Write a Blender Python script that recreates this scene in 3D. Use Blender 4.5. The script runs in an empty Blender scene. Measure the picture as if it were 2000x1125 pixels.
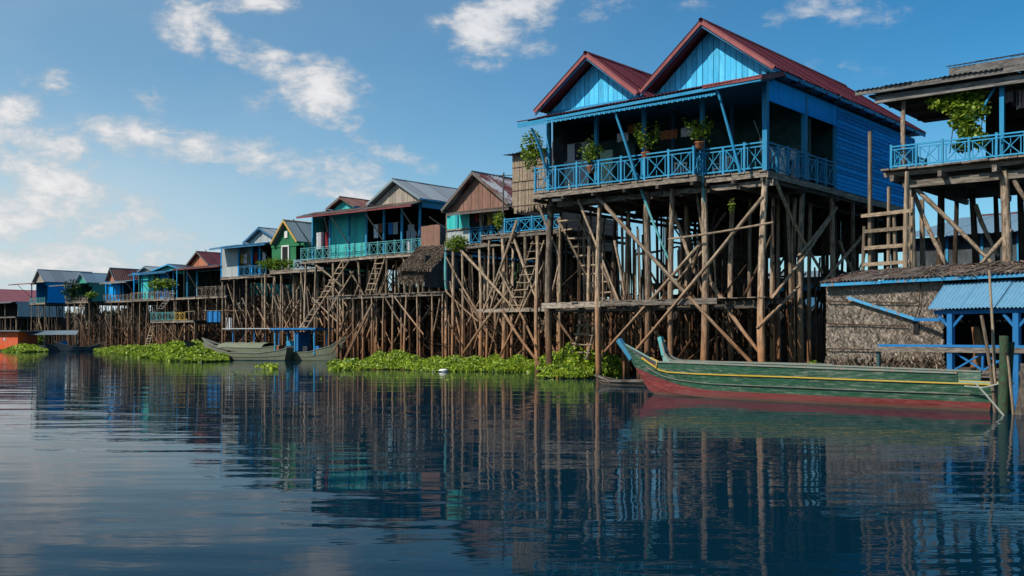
import bpy, math, random
import numpy as np
from mathutils import Vector, Matrix
random.seed(7); RNG = np.random.default_rng(7)
sc = bpy.context.scene
COL = sc.collection
R = math.radians
# ------------------------------------------------------------------ camera, sky, sun, exposure
FPX, HZ, CH = 2050.0, 660.0, 1.5          # focal length and horizon in photo pixels, eye height over the water
cam_d = bpy.data.cameras.new('camera'); cam = bpy.data.objects.new('camera', cam_d); COL.objects.link(cam)
cam.location = (0, 0, CH); cam.rotation_euler = (R(90), 0, 0)
cam_d.sensor_width = 36; cam_d.lens = 36 * FPX / 2000; cam_d.shift_y = (HZ - 562.5) / 2000
cam_d.clip_end = 6000; cam_d.clip_start = .1
sc.camera = cam
SUN_AZ, SUN_EL = math.atan2(-.87, -.49), R(43)
sun_d = bpy.data.lights.new('sun', 'SUN'); sun_d.energy = 4.9; sun_d.angle = R(.53); sun_d.color = (1, .93, .83)
sun = bpy.data.objects.new('sun', sun_d); COL.objects.link(sun)
sdir = Vector((math.sin(SUN_AZ) * math.cos(SUN_EL), math.cos(SUN_AZ) * math.cos(SUN_EL), math.sin(SUN_EL)))
sun.rotation_euler = sdir.to_track_quat('Z', 'Y').to_euler(); sun.location = (-40, -20, 60)
sc.view_settings.view_transform = 'Standard'; sc.view_settings.look = 'None'
sc.view_settings.exposure = 0.0; sc.view_settings.gamma = 1.0

class NT:
    def __init__(s, tree): s.t = tree; s.n = tree.nodes; s.l = tree.links
    def add(s, typ, ins=None, **kw):
        n = s.n.new(typ)
        for k, v in kw.items(): setattr(n, k, v)
        if ins:
            for k, v in ins.items():
                sock = n.inputs[k]
                if isinstance(v, bpy.types.NodeSocket): s.l.new(v, sock)
                else: sock.default_value = v
        return n
    def math(s, op, a, b=None, c=None, clamp=False):
        ins = {0: a}
        if b is not None: ins[1] = b
        if c is not None: ins[2] = c
        return s.add('ShaderNodeMath', ins, operation=op, use_clamp=clamp).outputs[0]
    def mix(s, fac, a, b, blend='MIX'):
        n = s.add('ShaderNodeMix', data_type='RGBA', blend_type=blend)
        for i, v in ((0, fac), (6, a), (7, b)):
            if isinstance(v, bpy.types.NodeSocket): s.l.new(v, n.inputs[i])
            else: n.inputs[i].default_value = (*v, 1) if isinstance(v, tuple) and len(v) == 3 else v
        return n.outputs[2]
    def rng(s, v, a, b, c=0., d=1., smooth=False):
        return s.add('ShaderNodeMapRange', {0: v, 1: a, 2: b, 3: c, 4: d}, interpolation_type='SMOOTHSTEP' if smooth else 'LINEAR').outputs[0]
    def noise(s, vec, scale, detail=3, rough=.55, dist=0.):
        return s.add('ShaderNodeTexNoise', {'Vector': vec, 'Scale': scale, 'Detail': detail, 'Roughness': rough, 'Distortion': dist}).outputs[0]

world = bpy.data.worlds.new('World'); sc.world = world; world.use_nodes = True
w = NT(world.node_tree); w.n.clear()
sky = w.add('ShaderNodeTexSky', sky_type='NISHITA', sun_disc=False, sun_elevation=SUN_EL, sun_rotation=SUN_AZ % (2 * math.pi),
            altitude=0, air_density=1.0, dust_density=0.25, ozone_density=2.5)
tc = w.add('ShaderNodeTexCoord')
sp = w.add('ShaderNodeSeparateXYZ', {0: tc.outputs['Generated']})
az = w.math('ARCTAN2', sp.outputs[0], sp.outputs[1]); el = w.math('ARCSINE', sp.outputs[2])
ae = w.add('ShaderNodeCombineXYZ', {0: az, 1: el, 2: 0.}).outputs[0]
def azel(px, py):
    x = (px - 1000) / FPX; z = (HZ - py) / FPX
    return math.atan(x), math.atan(z * math.cos(math.atan(x)))
# cloud banks: direction (read off the photo), size in px, tilt, strength
CL = [(365, 35, 75, 55, -55, .9), (430, 75, 70, 34, -25, .8), (500, 8, 90, 22, 8, .8), (560, 150, 120, 38, -28, .9), (640, 185, 85, 62, -20, 1.15),
      (600, 200, 150, 60, -10, .45), (950, 45, 75, 75, 0, 1.15), (1020, 15, 90, 45, 0, .85), (860, 42, 65, 22, 0, .7), (1040, 95, 50, 22, 0, .55), (1190, 8, 130, 28, 5, .6),
      (1330, 8, 80, 16, 0, .45), (1510, 45, 30, 22, 0, .45), (1600, 12, 60, 26, 0, .6), (1690, 28, 80, 32, -10, .7), (1640, 135, 95, 20, -8, .3),
      (215, 258, 65, 30, -20, 1.), (290, 272, 80, 34, -10, 1.), (390, 288, 85, 34, -8, 1.05), (520, 310, 130, 38, -8, .8), (650, 335, 170, 45, -10, .65), (770, 302, 80, 28, -15, .75),
      (100, 165, 55, 28, -8, .8), (30, 218, 65, 36, -10, .9), (300, 185, 50, 32, -30, .55), (95, 285, 85, 45, -15, 1.0), (95, 365, 80, 65, 0, 1.35), (120, 400, 90, 60, 0, 1.0),
      (40, 430, 130, 60, 0, .95), (190, 440, 160, 60, 0, .75), (640, 375, 110, 32, 0, .75), (80, 520, 330, 75, 0, .8), (-60, 330, 120, 160, 0, .7), (330, 500, 260, 50, 0, .5), (15, 335, 60, 30, 0, .7), (950, 118, 24, 16, 0, .5)]
msk = None
for px, py, rx, ry, tilt, s in CL:
    a_, e_ = azel(px, py)
    mp = w.add('ShaderNodeMapping', {'Vector': ae, 'Location': (a_, e_, 0), 'Rotation': (0, 0, R(tilt)), 'Scale': (1.4 * rx / FPX, 1.4 * ry / FPX, 1)}, vector_type='TEXTURE')
    g = w.add('ShaderNodeTexGradient', {0: mp.outputs[0]}, gradient_type='SPHERICAL').outputs[1]
    msk = w.math('MULTIPLY', g, s) if msk is None else w.math('MAXIMUM', msk, w.math('MULTIPLY', g, s))
st = w.add('ShaderNodeVectorMath', {0: ae, 1: (1, 1.9, 1)}, operation='MULTIPLY').outputs[0]
n1 = w.noise(st, 13., 9, .62, .35); n2 = w.noise(st, 3.1, 4, .5); n3 = w.noise(w.add('ShaderNodeVectorMath', {0: st, 1: (3.1, 1.7, .3)}, operation='ADD').outputs[0], 30., 6, .65, .2)
rag = w.math('ADD', w.math('MULTIPLY', w.math('SUBTRACT', n1, .5), 1.9), w.math('MULTIPLY', w.math('SUBTRACT', n3, .5), 1.8))
behind = w.rng(w.math('ABSOLUTE', az), .55, .9, 0., .42, True)       # outside the frame the same broken cloud goes on
wild = w.math('MULTIPLY', w.rng(n2, .45, .7, 0., 1., True), behind)
dens = w.math('ADD', w.math('ADD', msk, wild), w.math('MULTIPLY', rag, w.rng(w.math('ADD', msk, wild), 0., .25, .0, 1.)))
cov = w.rng(dens, .12, 1.0, 0., 1., True)
veil = w.math('MULTIPLY', w.rng(n2, .35, .75, 0., 1., True), w.rng(az, -.75, .25, .42, .0, True))
skc = w.add('ShaderNodeHueSaturation', {'Hue': .482, 'Saturation': 1.34, 'Value': .84, 'Color': sky.outputs[0]}).outputs[0]
skc = w.add('ShaderNodeGamma', {0: skc, 1: 1.28}).outputs[0]
skc = w.mix(1.0, skc, (.55, .66, .70), 'MULTIPLY')
skc = w.mix(w.rng(az, -.6, .5, .26, .0, True), skc, (4.3, 5.8, 6.7))
# whitish air low down and towards the sun's side
low = w.rng(el, .0, .26, .75, .06, True)
low = w.math('MULTIPLY', low, w.rng(az, -.5, .30, 1., .5, True))
hz_ = w.mix(w.math('ADD', low, w.math('MULTIPLY', veil, 1.0), clamp=True), skc, w.mix(w.rng(az, -.4, .1, 0., 1.), (5.0, 5.9, 6.4), (2.6, 4.0, 5.6)))
shade = w.rng(dens, .35, 1.25, .72, 1.12)
cc = w.add('ShaderNodeVectorMath', {0: (6.7, 6.6, 6.6), 1: (1, 1, 1)}, operation='MULTIPLY')
cs = w.add('ShaderNodeVectorMath', {0: cc.outputs[0]}, operation='SCALE'); w.l.new(shade, cs.inputs['Scale'])
bright = w.math('MULTIPLY', cov, w.rng(az, -.3, .5, .92, .6, True))
fin = w.mix(bright, hz_, cs.outputs[0])
bg = w.add('ShaderNodeBackground', {'Color': fin, 'Strength': .122})
w.l.new(bg.outputs[0], w.add('ShaderNodeOutputWorld').inputs[0])

# ------------------------------------------------------------------ materials
MATS = {}
def newmat(name):
    m = bpy.data.materials.new(name); m.use_nodes = True
    t = NT(m.node_tree); p = t.n['Principled BSDF']; MATS[name] = m
    return m, t, p
def common(t, zs=1.0):
    tc = t.add('ShaderNodeTexCoord'); oi = t.add('ShaderNodeObjectInfo'); ge = t.add('ShaderNodeNewGeometry')
    rnd = oi.outputs['Random']
    off = t.add('ShaderNodeCombineXYZ', {0: t.math('MULTIPLY', rnd, 91.), 1: t.math('MULTIPLY', rnd, 47.), 2: t.math('MULTIPLY', rnd, 23.)}).outputs[0]
    return tc, rnd, ge, off
def wood(name, a, b, low=None, zs=8., rough=.85, sc_=2.5, lowz=(2.0, 4.2)):
    """weathered wood on unit-length pieces: grain runs along local z; 'low' = colour of the flood-stained foot"""
    m, t, p = newmat(name); tc, rnd, ge, off = common(t)
    v = t.add('ShaderNodeVectorMath', {0: tc.outputs['Object'], 1: (1, 1, zs)}, operation='MULTIPLY').outputs[0]
    v = t.add('ShaderNodeVectorMath', {0: v, 1: off}, operation='ADD').outputs[0]
    n = t.noise(v, sc_, 5, .65, .3); n2 = t.noise(ge.outputs['Position'], 1.7, 4, .6)
    c = t.mix(t.rng(n, .40, .60), a, b)
    if low:
        z = t.add('ShaderNodeSeparateXYZ', {0: ge.outputs['Position']}).outputs[2]
        z = t.math('ADD', z, t.math('MULTIPLY', t.math('SUBTRACT', n2, .5), 3.2))
        c = t.mix(t.rng(z, *lowz, 1., 0.), c, t.mix(t.rng(n, .3, .7), low, tuple(x * .45 for x in low)))
        wet = t.rng(z, .0, .9, .75, 0.)
        c = t.mix(wet, c, (.018, .016, .012))
    c = t.mix(.8, c, t.mix(rnd, (.42, .42, .42), (1.4, 1.33, 1.25)), 'MULTIPLY')
    c = t.mix(t.rng(t.noise(v, sc_ * 4, 3, .7), .6, .72, 0, .75), c, tuple(x * .3 for x in a))
    t.l.new(c, p.inputs['Base Color']); p.inputs['Roughness'].default_value = rough
    bp = t.add('ShaderNodeBump', {'Strength': .6, 'Distance': .02, 'Height': n}); t.l.new(bp.outputs[0], p.inputs['Normal'])
    p.inputs['Specular IOR Level'].default_value = .25
    return m
def paint(name, col, wear=.25, fade=(.35, .45, .5), under=(.2, .15, .1), rough=.6, vary=.35, dirt=.4):
    m, t, p = newmat(name); tc, rnd, ge, off = common(t)
    pos = t.add('ShaderNodeVectorMath', {0: ge.outputs['Position'], 1: off}, operation='ADD').outputs[0]
    st = t.add('ShaderNodeVectorMath', {0: pos, 1: (3, 3, .7)}, operation='MULTIPLY').outputs[0]
    n = t.noise(pos, 1.1, 4, .6); ns = t.noise(st, 2.2, 6, .7); nf = t.noise(pos, 14., 4, .7)
    c = t.mix(t.rng(n, .35, .75, 0, .5), col, tuple(min(1, x * .6 + f * .4) for x, f in zip(col, fade)))
    c = t.mix(t.rng(ns, .48, .75, 0, dirt), c, tuple(x * .35 for x in col))
    c = t.mix(vary, c, t.mix(rnd, (.6, .6, .6), (1.35, 1.3, 1.25)), 'MULTIPLY')
    chip = t.rng(t.math('ADD', t.math('MULTIPLY', nf, .6), t.math('MULTIPLY', ns, .4)), .70 - wear * .3, .74 - wear * .3)
    c = t.mix(chip, c, under)
    t.l.new(c, p.inputs['Base Color']); t.l.new(t.rng(ns, .3, .7, rough - .1, rough + .2), p.inputs['Roughness'])
    bp = t.add('ShaderNodeBump', {'Strength': .35, 'Distance': .01, 'Height': nf}); t.l.new(bp.outputs[0], p.inputs['Normal'])
    p.inputs['Specular IOR Level'].default_value = .18
    return m
def metal_roof(name, col, rust=(.16, .06, .03), amt=.3, rough=.45, spec=.5):
    m, t, p = newmat(name); tc, rnd, ge, off = common(t)
    pos = ge.outputs['Position']
    po = t.add('ShaderNodeVectorMath', {0: pos, 1: off}, operation='ADD').outputs[0]
    n = t.noise(po, .55, 5, .65); nf = t.noise(po, 6., 5, .7)
    c = t.mix(t.rng(nf, .3, .75, 0, .6), col, tuple(x * .6 for x in col))
    c = t.mix(.6, c, t.mix(rnd, (.72, .72, .74), (1.25, 1.25, 1.22)), 'MULTIPLY')
    k = t.rng(t.math('ADD', t.math('MULTIPLY', n, .75), t.math('MULTIPLY', nf, .25)), .66 - amt * .35, .72 - amt * .3)
    c = t.mix(k, c, t.mix(nf, rust, tuple(x * .4 for x in rust)))
    t.l.new(c, p.inputs['Base Color']); p.inputs['Roughness'].default_value = rough; p.inputs['Specular IOR Level'].default_value = spec
    return m
def plain(name, col, rough=.7, var=.3, scale=6.):
    m, t, p = newmat(name); tc, rnd, ge, off = common(t)
    n = t.noise(ge.outputs['Position'], scale, 4, .65)
    c = t.mix(t.rng(n, .3, .7), tuple(x * (1 - var) for x in col), tuple(min(1, x * (1 + var)) for x in col))
    c = t.mix(.6, c, t.mix(rnd, (.7, .7, .7), (1.25, 1.25, 1.25)), 'MULTIPLY')
    t.l.new(c, p.inputs['Base Color']); p.inputs['Roughness'].default_value = rough
    p.inputs['Specular IOR Level'].default_value = .3
    return m
def leafmat(name, c1, c2, trans=.35):
    m, t, p = newmat(name); ge = t.add('ShaderNodeNewGeometry')
    at = t.add('ShaderNodeAttribute', attribute_name='tint')
    c = t.mix(at.outputs['Fac'], c1, c2)
    t.l.new(c, p.inputs['Base Color']); p.inputs['Roughness'].default_value = .45
    tr = t.add('ShaderNodeBsdfTranslucent', {'Color': c}); mx = t.add('ShaderNodeMixShader', {0: trans, 1: p.outputs[0], 2: tr.outputs[0]})
    t.l.new(mx.outputs[0], t.n['Material Output'].inputs[0])
    return m

wood('pole', (.44, .345, .25), (.12, .088, .062), low=(.40, .20, .095), zs=9, sc_=2.2, lowz=(.8, 3.8))
wood('pole_far', (.36, .27, .19), (.11, .08, .055), low=(.32, .165, .085), zs=9, sc_=2.2, lowz=(.8, 3.8))
wood('pole_shaded', (.09, .065, .045), (.025, .018, .013), low=(.14, .065, .03), zs=9, sc_=2.2)  # darker copy of the pole wood; shade of the rear rows put into the colour
wood('bamboo', (.36, .28, .20), (.16, .12, .08), zs=6, sc_=2.)
wood('plank', (.33, .29, .24), (.13, .105, .085), zs=5, sc_=3.)
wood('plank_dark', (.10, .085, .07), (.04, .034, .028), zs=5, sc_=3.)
wood('plank_grey', (.20, .195, .185), (.09, .085, .08), zs=5, sc_=3.)
wood('twig', (.12, .075, .045), (.035, .022, .015), zs=3, sc_=2.)
wood('cane', (.36, .29, .21), (.19, .15, .11), zs=5, sc_=2.5)
paint('blue_gable', (.06, .50, .84), wear=.3, fade=(.3, .7, .8), vary=.55, dirt=.5)
paint('blue_wall', (.006, .34, .82), wear=.06, fade=(.04, .4, .8), rough=.85, vary=.8, dirt=.55)
paint('blue_trim', (.02, .25, .46), wear=.33, fade=(.2, .5, .6), dirt=.45)
paint('blue_dark', (.02, .14, .27), wear=.25)
paint('blue_hut', (.012, .14, .36), wear=.3, fade=(.1, .3, .5), under=(.3, .22, .15))
paint('teal', (.03, .44, .42), wear=.25, fade=(.3, .6, .55))
paint('teal_trim', (.08, .34, .36), wear=.3, fade=(.5, .6, .55))
paint('pale_trim', (.32, .46, .52), wear=.35, fade=(.7, .7, .7))
paint('green_wall', (.022, .15, .06), wear=.15, fade=(.1, .35, .2))
paint('green_dark', (.010, .055, .05), wear=.2)
paint('sea_green', (.03, .28, .20), wear=.2)
paint('white_frame', (.62, .62, .58), wear=.2)
paint('grey_board', (.30, .26, .21), wear=.25, fade=(.5, .45, .4), under=(.14, .1, .08))
paint('pale_sheet', (.34, .38, .38), wear=.3, fade=(.6, .6, .6), under=(.15, .12, .1))
paint('brown_wall', (.22, .12, .085), wear=.2, fade=(.4, .25, .2), under=(.12, .06, .04), dirt=.55)
paint('salmon', (.40, .14, .07), wear=.15, fade=(.5, .3, .25))
paint('red_trim', (.20, .05, .052), wear=.2, fade=(.5, .2, .2), under=(.25, .18, .12))
paint('yellow', (.55, .36, .03), wear=.3, under=(.12, .1, .05))
paint('yellow_trim', (.5, .30, .06), wear=.3)
paint('orange_red', (.75, .11, .02), wear=.1, vary=.1)
paint('pale_hull', (.16, .33, .28), wear=.2, fade=(.4, .5, .4))
paint('olive_hull', (.15, .17, .11), wear=.3, fade=(.3, .32, .25), under=(.2, .13, .08))
paint('slate_hull', (.045, .07, .085), wear=.2)
paint('trim_hull', (.17, .20, .16), wear=.6, under=(.30, .22, .17))
paint('deck_brown', (.06, .035, .035), wear=.4)
def hullpaint(name, col, under, wear=.3):
    m, t, p = newmat(name); tc, rnd, ge, off = common(t); ob = tc.outputs['Object']
    v = t.add('ShaderNodeVectorMath', {0: ob, 1: (.35, 1, 3.2)}, operation='MULTIPLY').outputs[0]
    a = t.noise(v, 1.6, 6, .7); b = t.noise(v, 9., 5, .75); z = t.add('ShaderNodeSeparateXYZ', {0: ge.outputs['Position']}).outputs[2]
    c = t.mix(t.rng(a, .40, .62), col, tuple(x * .38 for x in col)); c = t.mix(t.rng(b, .42, .72, 0, .6), c, tuple(min(1, x * 1.5 + .10) for x in col))
    c = t.mix(t.rng(t.noise(v, .8, 5, .7), .50, .62, 0, .5), c, tuple(x * 1.3 + .05 for x in col))
    c = t.mix(t.rng(t.math('ADD', t.math('MULTIPLY', b, .7), t.math('MULTIPLY', a, .3)), .68 - wear * .22, .74 - wear * .22), c, under)
    c = t.mix(t.rng(t.math('ADD', z, t.math('MULTIPLY', a, .16)), .10, .17, .8, 0.), c, (.10, .085, .055))
    t.l.new(c, p.inputs['Base Color']); t.l.new(t.rng(a, .3, .7, .35, .65), p.inputs['Roughness'])
    t.l.new(t.add('ShaderNodeBump', {'Strength': .4, 'Distance': .012, 'Height': a}).outputs[0], p.inputs['Normal']); return m
hullpaint('red_hull', (.22, .034, .028), (.10, .07, .05), .5)
hullpaint('green_hull', (.018, .085, .042), (.20, .22, .16), .62)
wood('green_post', (.03, .085, .045), (.045, .04, .025), zs=7, sc_=2.5)
paint('old_blue', (.02, .26, .50), wear=.55, under=(.24, .18, .12))
paint('barge_pink', (.26, .075, .075), wear=.25, fade=(.6, .3, .3), under=(.3, .2, .12))
paint('blue_prow', (.02, .17, .30), wear=.4)
paint('wall_dark', (.03, .032, .033), wear=.2)
metal_roof('maroon_roof', (.105, .02, .028), amt=.12, rough=.5, rust=(.22, .06, .05))
metal_roof('rust_roof', (.13, .035, .035), amt=.6, rust=(.25, .12, .09))
metal_roof('grey_roof', (.22, .26, .30), amt=.05, rough=.5)
metal_roof('patchy_roof', (.36, .38, .40), amt=.55, rust=(.16, .045, .035))
metal_roof('blue_roof', (.13, .30, .44), amt=.0, rough=.4)
metal_roof('pale_roof', (.20, .26, .28), amt=.12)
metal_roof('bluegrey_roof', (.16, .26, .34), amt=.05)
metal_roof('dark_roof', (.06, .065, .07), amt=.4)
metal_roof('pink_roof', (.26, .075, .085), amt=.2)
metal_roof('tin_brown', (.14, .115, .10), amt=.4)
plain('inside_shade', (.012, .012, .013), .9)  # near-black colour paints in the shade of verandas and rooms
plain('earth', (.03, .022, .016), .95, .5, 1.5)
plain('white_plastic', (.75, .75, .72), .5, .1)
plain('clay', (.30, .11, .05), .8)
plain('cloth_white', (.6, .6, .62), .9, .2)
plain('cloth_red', (.35, .03, .04), .9, .2)
plain('cloth_blue', (.02, .20, .50), .8, .2)
plain('cloth_dark', (.05, .05, .08), .9, .2)
plain('pale_green', (.30, .42, .30), .7, .15)
plain('engine', (.04, .045, .05), .5)
plain('rope', (.35, .36, .30), .9, .2)
leafmat('hyacinth', (.03, .10, .006), (.50, .62, .05), .35)
leafmat('leaf', (.04, .12, .012), (.34, .44, .04), .4)
leafmat('leaf_dark', (.012, .035, .01), (.05, .10, .02), .25)
leafmat('straw', (.26, .215, .17), (.58, .49, .40), .0)
leafmat('straw_dark', (.09, .068, .05), (.34, .26, .19), .0)
leafmat('straw_cane', (.24, .185, .12), (.50, .39, .25), .0)

# ------------------------------------------------------------------ mesh helpers
CACHE = {}
def mesh_from(name, verts, faces, mat, smooth=False):
    me = bpy.data.meshes.new(name); me.from_pydata([tuple(v) for v in verts], [], faces)
    if isinstance(mat, str): mat = [mat]
    for k in mat: me.materials.append(MATS[k])
    if smooth: me.shade_smooth()
    me.update(); return me
def unit_pole(var, mat):
    key = ('pole', var, mat)
    if key in CACHE: return CACHE[key]
    rr = random.Random(var * 13 + 5); N = 7; S = 6
    vs = []; ph = rr.random() * 6; A = rr.uniform(.3, 1.5); ax = rr.random() * 6
    for i in range(S + 1):
        z = i / S; r = 1.08 - .26 * z + rr.uniform(-.05, .05)
        off = A * math.sin(z * math.pi * rr.choice([1, 1.02]) ) ; ox, oy = off * math.cos(ax), off * math.sin(ax)
        for j in range(N):
            a = 2 * math.pi * j / N
            q = r * (1 + rr.uniform(-.08, .08)); vs.append((ox + q * math.cos(a), oy + q * math.sin(a), z))
    fs = [(i * N + j, i * N + (j + 1) % N, (i + 1) * N + (j + 1) % N, (i + 1) * N + j) for i in range(S) for j in range(N)]
    fs += [tuple(range(N - 1, -1, -1)), tuple(S * N + j for j in range(N))]
    me = mesh_from('pole', vs, fs, mat, True); CACHE[key] = me; return me
def unit_box(var, mat):
    key = ('box', var, mat)
    if key in CACHE: return CACHE[key]
    rr = random.Random(var * 7 + 3); vs = []; S = 3
    for i in range(S + 1):
        z = i / S; dx = rr.uniform(-.05, .05) if 0 < i < S else 0; dy = rr.uniform(-.05, .05) if 0 < i < S else 0
        k = 1 + (rr.uniform(-.06, .03))
        for x, y in ((-.5, -.5), (.5, -.5), (.5, .5), (-.5, .5)): vs.append((x * k + dx, y * k + dy, z + (rr.uniform(-.004, .004))))
    fs = [(i * 4 + j, i * 4 + (j + 1) % 4, (i + 1) * 4 + (j + 1) % 4, (i + 1) * 4 + j) for i in range(S) for j in range(4)]
    fs += [(3, 2, 1, 0), tuple(S * 4 + j for j in range(4))]
    me = mesh_from('box', vs, fs, mat); CACHE[key] = me; return me
def link(name, me, parent=None, M=None):
    o = bpy.data.objects.new(name, me); COL.objects.link(o)
    if parent is not None: o.parent = parent
    if M is not None: o.matrix_basis = M
    return o
def axes(p, q, roll=None):
    p = Vector(p); q = Vector(q); z = q - p; L = max(z.length, 1e-5); z = z / L
    ref = Vector((0, 1, 0)) if abs(z.z) > .8 else Vector((0, 0, 1))
    x = ref.cross(z).normalized(); y = z.cross(x)
    return Matrix((x, y, z)).transposed().to_4x4(), L
def pole(par, p, q, r, mat='pole', name='pile', spin=True):
    Rm, L = axes(p, q)
    M = Matrix.Translation(Vector(p)) @ Rm @ (Matrix.Rotation(random.random() * 6.28, 4, 'Z') if spin else Matrix()) @ Matrix.Diagonal((r, r, L, 1))
    return link(name, unit_pole(random.randrange(9), mat), par, M)
def bar(par, p, q, w, h, mat='plank', name='beam'):
    """box piece from p to q; w = thickness across (horizontal), h = height of the section"""
    Rm, L = axes(p, q)
    M = Matrix.Translation(Vector(p)) @ Rm @ Matrix.Diagonal((w, h, L, 1))
    return link(name, unit_box(random.randrange(6), mat), par, M)
def slab(par, x0, x1, y0, y1, z0, z1, mat, name):
    """axis-aligned block in the parent's frame"""
    M = Matrix.Translation(((x0 + x1) / 2, (y0 + y1) / 2, z0)) @ Matrix.Diagonal((abs(x1 - x0), abs(y1 - y0), z1 - z0, 1))
    key = ('slab', mat)
    if key not in CACHE:
        CACHE[key] = mesh_from('slab', [(x, y, z) for z in (0, 1) for x, y in ((-.5, -.5), (.5, -.5), (.5, .5), (-.5, .5))],
                               [(3, 2, 1, 0), (4, 5, 6, 7), (0, 1, 5, 4), (1, 2, 6, 5), (2, 3, 7, 6), (3, 0, 4, 7)], mat)
    return link(name, CACHE[key], par, M)
def prism(par, poly, y0, y1, mat, name):
    """polygon in the x-z plane extruded from y0 to y1"""
    n = len(poly); vs = [(x, y0, z) for x, z in poly] + [(x, y1, z) for x, z in poly]
    fs = [tuple(range(n)), tuple(range(2 * n - 1, n - 1, -1))] + [(i, i + n, (i + 1) % n + n, (i + 1) % n) for i in range(n)]
    return link(name, mesh_from(name, vs, fs, mat), par)
class MB:
    """collects boxes and bars into one mesh"""
    def __init__(s): s.v = []; s.f = []; s.m = []
    def bar(s, p, q, w, h, mi=0):
        Rm, L = axes(p, q); p = Vector(p); b = len(s.v); R3 = Rm.to_3x3()
        for z in (0, L):
            for x, y in ((-.5, -.5), (.5, -.5), (.5, .5), (-.5, .5)): s.v.append(tuple(p + R3 @ Vector((x * w, y * h, z))))
        s.f += [tuple(b + i for i in f) for f in ((3, 2, 1, 0), (4, 5, 6, 7), (0, 1, 5, 4), (1, 2, 6, 5), (2, 3, 7, 6), (3, 0, 4, 7))]; s.m += [mi] * 6
    def tube(s, pts, r, n=5, mi=0):
        b = len(s.v)
        for i, p in enumerate(pts):
            a = Vector(pts[max(i - 1, 0)]); c = Vector(pts[min(i + 1, len(pts) - 1)]); R3 = axes(a, c)[0].to_3x3()
            rr = r[i] if isinstance(r, (list, tuple)) else r
            for j in range(n):
                t = 2 * math.pi * j / n; s.v.append(tuple(Vector(p) + R3 @ Vector((rr * math.cos(t), rr * math.sin(t), 0))))
        for i in range(len(pts) - 1):
            for j in range(n): s.f.append((b + i * n + j, b + i * n + (j + 1) % n, b + (i + 1) * n + (j + 1) % n, b + (i + 1) * n + j)); s.m.append(mi)
    def build(s, name, mat, par=None, smooth=False):
        me = mesh_from(name, s.v, s.f, mat, smooth)
        if len(set(s.m)) > 1: me.polygons.foreach_set('material_index', s.m)
        return link(name, me, par)
def tag(o, label=None, cat=None, group=None, kind=None):
    if label: o['label'] = label
    if cat: o['category'] = cat
    if group: o['group'] = group
    if kind: o['kind'] = kind
    return o
def empty(name, loc=(0, 0, 0), rz=0.):
    o = bpy.data.objects.new(name, None); COL.objects.link(o); o.location = loc; o.rotation_euler = (0, 0, rz); o.empty_display_size = .3
    return o
def leaves(name, pts, size, mat, par=None, nrm_up=.6, aspect=1.0, droop=0.2, seed=1, axis=None, tint=None, face=None, rough=.5):
    """many separate leaf faces (folded hexagons); pts = (n,3) array"""
    rg = np.random.default_rng(seed); pts = np.asarray(pts, float); n = len(pts)
    size = size * rg.uniform(.6, 1.35, n)
    if axis is None:
        d = rg.normal(size=(n, 3)); d[:, 2] *= .5; d /= np.linalg.norm(d, axis=1)[:, None]
    else:
        d = np.asarray(axis, float) + rg.normal(size=(n, 3)) * droop; d /= np.linalg.norm(d, axis=1)[:, None]
    up = rg.normal(size=(n, 3)); up[:, 2] += nrm_up * 3
    if face is not None: up = np.asarray(face, float)[None] + rg.normal(size=(n, 3)) * rough
    sd = np.cross(up, d); sd /= np.maximum(np.linalg.norm(sd, axis=1), 1e-6)[:, None]; nn = np.cross(d, sd)
    sh = [(-.5, 0, 0), (-.2, .5, .1), (.25, .42, .08), (.55, 0, -.08), (.25, -.42, .08), (-.2, -.5, .1)]
    V = np.zeros((n, 6, 3))
    for k, (a, b, c) in enumerate(sh):
        V[:, k] = pts + d * (a * size)[:, None] + sd * (b * size * aspect)[:, None] + nn * (c * size)[:, None]
    base = (np.arange(n) * 6)[:, None]
    F = np.concatenate([base + np.array([[0, 1, 2, 3]]), base + np.array([[0, 3, 4, 5]])], 0)
    me = bpy.data.meshes.new(name); me.vertices.add(n * 6); me.vertices.foreach_set('co', V.reshape(-1))
    me.loops.add(F.size); me.loops.foreach_set('vertex_index', F.reshape(-1).astype(np.int32))
    me.polygons.add(len(F)); me.polygons.foreach_set('loop_start', (np.arange(len(F)) * 4).astype(np.int32))
    me.polygons.foreach_set('loop_total', np.full(len(F), 4, np.int32))
    at = me.attributes.new('tint', 'FLOAT', 'POINT'); tt = rg.uniform(0, 1, n) if tint is None else np.clip(tint + rg.uniform(-.3, .3, n), 0, 1)
    at.data.foreach_set('value', np.repeat(tt, 6)); me.materials.append(MATS[mat]); me.update(calc_edges=True)
    return link(name, me, par)

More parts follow.
